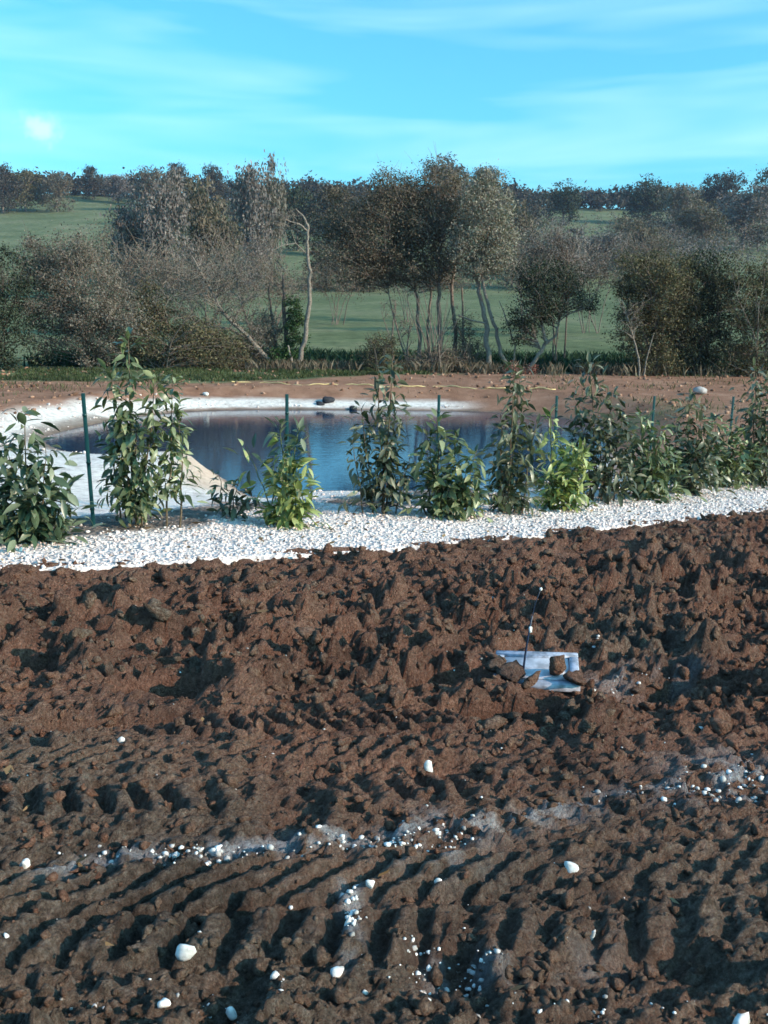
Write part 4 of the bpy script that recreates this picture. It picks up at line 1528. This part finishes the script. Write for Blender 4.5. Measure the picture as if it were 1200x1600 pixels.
for j, (u, vb, yd, lobs, mk, n_, lab) in enumerate([
        (235, 480, 58, [(225, 420, 60, 48), (280, 435, 50, 40), (190, 445, 45, 35)], 'lf_grey', 170, 'wispy half bare tree above the grey brown bush'),
        (330, 480, 62, [(330, 410, 55, 52), (370, 440, 45, 36), (300, 455, 50, 28)], 'lf_mauve', 170, 'wispy mauve grey tree above the leaning bare tree'),
        (425, 480, 66, [(415, 440, 42, 32), (455, 455, 36, 20), (405, 400, 32, 30)], 'lf_grey', 110, 'wispy low tree behind the straight dark trunk'),
        (525, 480, 72, [(530, 432, 48, 28), (570, 440, 40, 20), (495, 440, 34, 22)], 'lf_brown', 120, 'wispy brown brush under the left of the broad brown crown'),
        (640, 480, 76, [(640, 440, 60, 20), (700, 438, 50, 22)], 'lf_brown', 100, 'wispy brown brush seen between the clump stems'),
        (825, 475, 64, [(820, 425, 40, 34), (800, 395, 30, 36)], 'lf_pale', 110, 'wispy pale tree at the right side of the willow'),
        (920, 475, 66, [(915, 415, 44, 34), (955, 425, 40, 32), (890, 435, 36, 24)], 'lf_mauve', 150, 'wispy mauve tree left of the right hand hedge'),
        (985, 475, 60, [(990, 405, 40, 32), (1030, 395, 40, 26)], 'lf_grey', 110, 'wispy grey tree over the left end of the right hand hedge')]):
    tree('brush_tree', lab, 'tree', g_at(u, yd), stemset(u, yd, 50, 7, vb - 50, .05, 300 + j), [lobe(a, b_, c_, d_, yd + rg.normal()) for a, b_, c_, d_ in lobs],
         n_, 12, .13, .34, mk, 'bark_brown', 330 + j, 'wispy trees beyond the pond', limb_r=.05, twig_r=.026, gmin=.2)
for u, v0, v1, lab in [(612, 580, 470, 'thin bare sapling standing left of the many stemmed clump'), (636, 585, 500, 'crooked thin sapling touching the many stemmed clump on its left')]:
    tree('bare_sapling', lab, 'tree', g_at(u, 35.8), [tr_px([(u + 4, v0 + 6, .045), (u, (v0 + v1) / 2, .04), (u + 6, v1, .02)], 35.8),
         tr_px([(u, (v0 + v1) / 2 + 10, .025), (u - 12, (v0 + v1) / 2 - 25, .015), (u - 18, v1 + 10, .008)], 35.8)], [lobe(u, v1 + 15, 12, 20, 35.8)], 12, 4, .07, .10, 'lf_brown', 'bark_brown', int(u))

# ------------------------------------------------------------------ trees farther off: a few models, copied


def far_model(seed, H, Rx, leafmat, bark, n_clump, per, leaf, form='round'):
    rg_ = np.random.default_rng(seed)
    lobes = []
    for k in range(7):
        a = rg_.uniform(0, 6.28)
        rr = Rx * rg_.uniform(.15, .55)
        zc = H * rg_.uniform(.36, .80)
        lobes.append((math.cos(a) * rr, math.sin(a) * rr, zc, Rx * rg_.uniform(.38, .62), Rx * rg_.uniform(.38, .62), H * rg_.uniform(.14, .22)))
    lobes.append((0, 0, H * .24, Rx * .85, Rx * .85, H * .24))
    lobes.append((0, 0, H * .55, Rx * .7, Rx * .7, H * .34))
    C, L = crown_points(lobes, n_clump, per, rg_, Rx * .11, .45)
    L = L[L[:, 2] > .05]
    V, Q = leaf_cloud(L, leaf, rg_)
    crown = mesh_from('crown', V, Q, leafmat)
    g_ = Geo()
    g_.tube([(0, 0, -.5), (.1, 0, H * .3), (-.1, .1, H * .7)], [H * .022, H * .016, H * .006], 6)
    for c_ in C[::3]:
        a = np.array([0, 0, max(.15 * H, c_[2] * .6)])
        g_.tube(np.stack([a, (a + c_) / 2 + rg_.normal(size=3) * .1, c_]), [H * .008, H * .006, H * .003], 3)
    return crown, g_.mesh('trunk', bark, True)


FARM = {}
for k, (key, mat) in enumerate([('grey', 'lf_mauve'), ('brown', 'lf_brown'), ('dark', 'lf_far'), ('green', 'lf_dark'), ('pale', 'lf_grey'), ('olive', 'lf_olive')]):
    FARM[key] = [far_model(3000 + 10 * k + j, 10.0, 4.6, mat, 'bark_brown', 130, 42, .40) for j in range(2)]
rgf = np.random.default_rng(77)


def far_tree(u, v, hpx, wpx, key, label, group, name='field_tree', y1=600):
    p = at_ground(u, v, 60, y1)
    H = hpx * p.y / FPX * 1.03
    W = wpx * p.y / FPX * .5
    crown, trunk = FARM[key][rgf.integers(2)]
    root = thing(name, p, label, 'tree', group, rgf.uniform(0, 6.28))
    root.scale = (W / 4.6, W / 4.6, H / 10.0)
    link('trunk', trunk, root)
    link('crown', crown, root)
    return root


# second tree line, at the far end of the meadow
MID = [
    (205, 468, 150, 90, 'grey', 'grey twiggy tree above the grey brown bush, leftmost of the far meadow hedge'),
    (262, 470, 195, 100, 'grey', 'tall grey twiggy tree in the far meadow hedge left of the bent trunk'),
    (330, 466, 190, 110, 'brown', 'broad brown tree behind the leaning bare tree'),
    (398, 455, 200, 90, 'grey', 'tallest mauve grey tree on the skyline left of centre'),
    (425, 452, 205, 60, 'pale', 'pale twiggy tree top rising above the skyline left of centre'),
    (465, 392, 100, 80, 'green', 'very dark tree behind the hooked top of the bent trunk'),
    (515, 400, 110, 90, 'dark', 'dark tree left of the broad brown crown'),
    (510, 452, 70, 90, 'brown', 'low brown thicket at the far meadow edge right of the bent trunk'),
    (575, 456, 80, 100, 'dark', 'low dark thicket under the broad brown crown'),
    (835, 455, 110, 90, 'pale', 'pale grey thicket right of the willow crown'),
    (800, 450, 130, 80, 'brown', 'brown tree close behind the willow crown'),
    (880, 440, 80, 90, 'grey', 'mauve thicket above the dark crooked tree'),
    (945, 435, 70, 100, 'grey', 'mauve thicket left of the right hand hedge'),
    (1000, 420, 80, 100, 'brown', 'brown thicket above the left end of the right hand hedge'),
    (880, 352, 72, 70, 'green', 'dark green tree at the left side of the small hill meadow'),
    (1015, 352, 80, 90, 'green', 'very dark tree at the right side of the small hill meadow'),
    (1060, 380, 90, 80, 'pale', 'grey brown tree on the slope above the right hand hedge'),
    (1095, 400, 85, 90, 'brown', 'brown tree on the slope above the middle of the right hand hedge'),
    (1160, 390, 95, 110, 'grey', 'mauve tree on the slope near the right edge'),
    (1205, 360, 105, 70, 'olive', 'russet olive tree on the slope at the right edge'),
    (1130, 350, 80, 90, 'dark', 'dark tree below the skyline wood on the right'),
    (40, 332, 66, 80, 'olive', 'olive tree beside the hill meadow at the left edge'),
    (90, 332, 60, 60, 'brown', 'brown tree at the right end of the left hill copse'),
    (5, 334, 78, 70, 'dark', 'dark round tree in the left upper corner of the hill copse'),
    (145, 312, 52, 44, 'dark', 'round topped dark tree on the left skyline'),
    (240, 330, 64, 70, 'brown', 'brown tree below the skyline left of the twin round tops'),
    (280, 322, 66, 46, 'dark', 'round dark tree on the skyline, left of a twin pair'),
    (332, 322, 62, 46, 'dark', 'round dark tree on the skyline, right of a twin pair'),
    (185, 318, 44, 60, 'grey', 'grey bush on the hill beside the left meadow'),
    (700, 330, 80, 90, 'brown', 'brown tree top behind the broad brown crown'),
    (760, 322, 60, 60, 'dark', 'dark round tree top behind the willow crown'),
    (1192, 310, 52, 60, 'green', 'dark round tree on the skyline at the right edge'),
]
for u, v, h, w, key, lab in MID:
    far_tree(u, v, h, w, key, lab, 'trees beyond the meadow')
for u, v0, v1, lab in [(904, 420, 368, 'short pale dead trunk standing in the thicket right of centre'), (508, 446, 395, 'short pale dead trunk standing right of the bent tree')]:
    p = at_ground(u, 452, 60)
    tree('dead_trunk', lab, 'tree', p, [[(p.x, p.y, p.z - .3, .32), *tr_px([(u, (v0 + v1) / 2, .28), (u - 3, v1, .14)], p.y - 1)],
         tr_px([(u, v1 + 14, .12), (u + 10, v1 + 4, .08), (u + 18, v1, .04)], p.y - 1)], [], 0, 0, 0, 0, 'lf_grey', 'bark_pale', 500 + u)

# hedges and woods on the hills that read as one mass
rg = np.random.default_rng(99)


def wood(name, label, spots, key_mats, seed, leaf):
    rg_ = np.random.default_rng(seed)
    Ls = []
    for (x, y, H, W) in spots:
        z = float(ground_z(x, y))
        lobes = [(x + rg_.normal() * W * .2, y + rg_.normal() * W * .2, z + H * (.3 + .22 * k), W * rg_.uniform(.34, .5), W * .45, H * .26) for k in range(3)]
        _, L = crown_points(lobes, 16, 10, rg_, W * .12, .35)
        Ls.append(L)
    V, Q = leaf_cloud(np.vstack(Ls), leaf, rg_)
    link(name, mesh_from(name, V, Q, key_mats), None, None, label, 'wood', None, 'stuff')


spots = []
for k in range(300):
    u = -250 + 1700 * (k + rg.uniform(-.6, .6)) / 300
    X = (u - 600) / FPX * 408
    spots.append((X, 402 + rg.normal() * 7, rg.uniform(6.0, 9.5) * (1 + .15 * math.sin(u / 37.)), rg.uniform(6, 12)))
wood('skyline_wood', 'dark wood along the whole skyline of the hill', spots, 'lf_far', 201, 1.5)
spots = []
for k in range(170):
    u = rg.uniform(770, 1500)
    v = rg.uniform(304, 322)
    p = at_ground(u, v, 60)
    spots.append((p.x, p.y, rg.uniform(5, 9), rg.uniform(6, 11)))
wood('slope_wood', 'brown wood on the hillside right of centre under the skyline', spots, 'lf_brown', 202, .85)
spots = []
for k in range(190):
    u = rg.uniform(215, 860)
    v = rg.uniform(310, 372)
    p = at_ground(u, v, 60)
    spots.append((p.x, p.y, rg.uniform(5, 10), rg.uniform(6, 11)))
wood('slope_wood', 'dark wood on the hillside behind the middle of the valley', spots, 'lf_far', 203, .85)
spots = []
for k in range(190):
    u = rg.uniform(790, 1300)
    p = at_ground(u, rg.uniform(365, 432), 60)
    spots.append((p.x, p.y, rg.uniform(3.5, 7), rg.uniform(4, 8)))
wood('scrub', 'mauve grey scrub along the foot of the hill on the right', spots, 'lf_mauve', 204, .4)
spots = []
for k in range(80):
    u = rg.uniform(-200, 760)
    p = at_ground(u, rg.uniform(447, 460), 60)
    spots.append((p.x, p.y, rg.uniform(2.0, 4.6), rg.uniform(3, 6)))
spots2 = []
for k in range(90):
    u = rg.uniform(150, 400)
    p = at_ground(u, rg.uniform(385, 460), 60)
    spots2.append((p.x, p.y, rg.uniform(5, 10), rg.uniform(5, 9)))
wood('slope_wood', 'grey brown wood filling the slope behind the leaning bare tree', spots2, 'lf_brown', 206, .42)
spots2 = []
for k in range(90):
    u = rg.uniform(970, 1400)
    p = at_ground(u, rg.uniform(335, 400), 60)
    spots2.append((p.x, p.y, rg.uniform(4, 9), rg.uniform(5, 10)))
wood('slope_wood', 'dark and brown wood on the slope above the right hand hedge', spots2, 'lf_far', 207, .6)
wood('scrub', 'low brown hedge along the far edge of the green meadow', spots, 'lf_brown', 205, .3)

# ------------------------------------------------------------------ grass on the far bank, dark strip for the shade behind it
def blades(name, label, n, region, hgt, width, mat, seed, cat='grass'):
    rg_ = np.random.default_rng(seed)
    x, y = region(rg_, n)
    z = ground_z(x, y)
    n = len(x)
    H = hgt * rg_.uniform(.4, 1.3, n)
    a = rg_.uniform(0, 6.28, n)
    lean = rg_.normal(size=(n, 2)) * .35 * H[:, None]
    dx, dy = np.cos(a) * width, np.sin(a) * width
    B = np.stack([x, y, z], 1)
    V = np.stack([B + np.stack([-dx, -dy, -.02 + 0 * z], 1), B + np.stack([dx, dy, -.02 + 0 * z], 1),
                  B + np.stack([dx * .6 + lean[:, 0] * .4, dy * .6 + lean[:, 1] * .4, H * .6], 1),
                  B + np.stack([lean[:, 0], lean[:, 1], H], 1)], 1).reshape(-1, 3)
    link(name, mesh_from(name, V, np.arange(4 * n).reshape(n, 4), mat), None, None, label, cat, None, 'stuff')


def reg_left(r_, n):
    x = r_.uniform(-17, 1.5, n)
    gl = 30.0 + 3.2 * sstep(-6.5, 2.0, x)
    y = gl + 4.6 * r_.uniform(-.05, 1, n) ** 1.2
    k = fbm(x * .8, y * .8, 71, 3) > .36
    return x[k], y[k]


blades('grass', 'rough grass on the top of the far bank at the left', 20000, reg_left, .12, .014, 'grass', 61)


def reg_shade(r_, n):
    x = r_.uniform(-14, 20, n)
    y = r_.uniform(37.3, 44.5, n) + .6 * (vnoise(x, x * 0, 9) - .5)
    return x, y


blades('shade_strip', 'strip of dark green blades standing in for shade on the field behind the trees', 21000, reg_shade, .5, .06, 'shade_blade', 62, 'shade_strip')  # added blades: the shaded band of the field built as dark colour


def reg_foot(r_, n):
    x = r_.normal(size=n) * .0 + r_.uniform(-5, 12, n)
    y = 35.0 + r_.normal(size=n) * .7
    k = fbm(x * 1.2, y * .6, 73, 3) > .46
    return x[k], y[k]


blades('dry_weeds', 'dry brown weeds among the feet of the trees', 4500, reg_foot, .38, .016, 'lf_brown', 63, 'weeds')

# crumbs of earth and weeds on the bare far bank
rg = np.random.default_rng(403)
n = 5200
x = rg.uniform(-14, 16, n)
y = rg.uniform(20, 36, n)
d = shore_dist(x, y)
k = (d > 1.0) & (rg.uniform(0, 1, n) < .25 + vnoise(x * .8, y * .8, 77))
x, y = x[k], y[k]
sz = .018 + .075 * rg.uniform(0, 1, len(x)) ** 4
V, F = scatter_rocks(np.stack([x, y, ground_z(x, y) + sz * .25], 1), sz, [rock_shape(ICO1, 850 + j, .5, .7, .5) for j in range(8)], rg)
M['bank_clod'] = mat_leaf('bank_clod', (.12, .064, .043), (.24, .132, .090), (.36, .22, .16), rough=.95, trans=0.0, spec=.05)
link('bank_crumbs', mesh_from('bank_crumbs', V, F, 'bank_clod'), None, None, 'brown crumbs of earth strewn over the bare far bank', 'soil crumbs', None, 'stuff')


def reg_bank(r_, n):
    x = r_.uniform(-13, 15, n)
    y = r_.uniform(23, 36, n)
    k = (fbm(x * .5, y * .5, 91, 3) > .57) & (shore_dist(x, y) > 1.2)
    return x[k], y[k]


blades('bank_weeds', 'thin tufts of weeds scattered on the bare far bank', 7000, reg_bank, .12, .012, 'grass', 64, 'weeds')

# withered leaves blown over the gravel and the soil
rg = np.random.default_rng(404)
n = 420
x = rg.uniform(-4.5, 7, n)
y = np.where(rg.uniform(0, 1, n) < .65, edge_y(x) + rg.uniform(0, 1.6, n), edge_y(x) * rg.uniform(.25, 1, n))
on = y > edge_y(x)
z = np.where(on, gravel_z(x, y) + .035, soil_z(x, y) + .012)
V, Q = leaf_cloud(np.stack([x, y, z], 1), .07, rg)
V[:, 2] = np.repeat(z, 4) + (V[:, 2] - np.repeat(z, 4)) * .35
M['litter'] = mat_leaf('withered_leaf', (.06, .036, .02), (.16, .095, .05), (.30, .20, .11), rough=.8, trans=.1, spec=.1)
link('leaf_litter', mesh_from('leaf_litter', V, Q, 'litter'), None, None, 'withered brown leaves blown over the gravel and soil', 'leaves', None, 'stuff')

# ------------------------------------------------------------------ small things round the pond
g = Geo()
pts = []
for k, u in enumerate(np.linspace(362, 868, 60)):
    v = 598 + (u - 362) * .022 + 1.2 * math.sin(u / 23.)
    p = at_ground(u, v, 26, 60)
    pts.append((p.x, p.y, p.z + .006 + .022 * math.sin(u / 11.) + .015 * math.sin(u / 4.3)))
g.tube(pts, .018, 6)
link('yellow_rope', g.mesh('yellow_rope', 'rope', True), None, None, 'pale yellow rope stretched along the bare far bank', 'rope')
p = at_ground(1093, 616, 24, 60)
o = link('pale_boulder', mesh_from('pale_boulder', *rock_shape(ICO2, 2001, .2, .7, .6), 'pale_rock'), None, (p.x, p.y, p.z + .1), 'pale grey boulder on the far bank at the right', 'boulder')
o.scale = (.24, .2, .17)
p = at_ground(322, 619, 20, 60)
o = link('pale_boulder', mesh_from('pale_boulder', *rock_shape(ICO2, 2002, .2, .7, .6), 'chalkstone'), None, (p.x, p.y, p.z + .04), 'small white stone above the far rim of the pond', 'stone')
o.scale = (.11, .10, .10)
for u, v, s_, lab in [(512, 634, .17, 'dark rock at the far water edge of the pond'), (500, 635, .10, 'smaller dark rock left of the one at the water edge'), (552, 637, .10, 'dark upright stone at the far water edge near the tall sapling')]:
    p = at_z(u, v, WATER_Z + .06)
    o = link('dark_rock', mesh_from('dark_rock', *rock_shape(ICO2, 2003 + u, .25, .9, .6), 'dark_rock'), None, (p.x, p.y, max(float(ground_z(p.x, p.y)), WATER_Z) + s_ * .3), lab, 'rock')
    o.scale = (s_ * 1.2, s_, s_)

# ------------------------------------------------------------------ the air: thin autumn haze
g = Geo()
g.box((0, 1900, 5), (6200, 5600, 250))
hz = bpy.data.materials.new('haze')
hz.use_nodes = True
ht = hz.node_tree
ht.nodes.clear()
hv = N(ht, 'ShaderNodeVolumePrincipled')
hv.inputs['Color'].default_value = (.62, .74, 1.0, 1)
hv.inputs['Density'].default_value = 0.00016
hv.inputs['Anisotropy'].default_value = 0.2
ho = N(ht, 'ShaderNodeOutputMaterial')
ht.links.new(hv.outputs[0], ho.inputs['Volume'])
M['haze'] = hz
link('haze', g.mesh('haze', 'haze'), None, None, kind='stuff')

print('objects', len(SC.objects), 'tris', sum(sum(len(p_.vertices) - 2 for p_ in m_.polygons) for m_ in bpy.data.meshes))
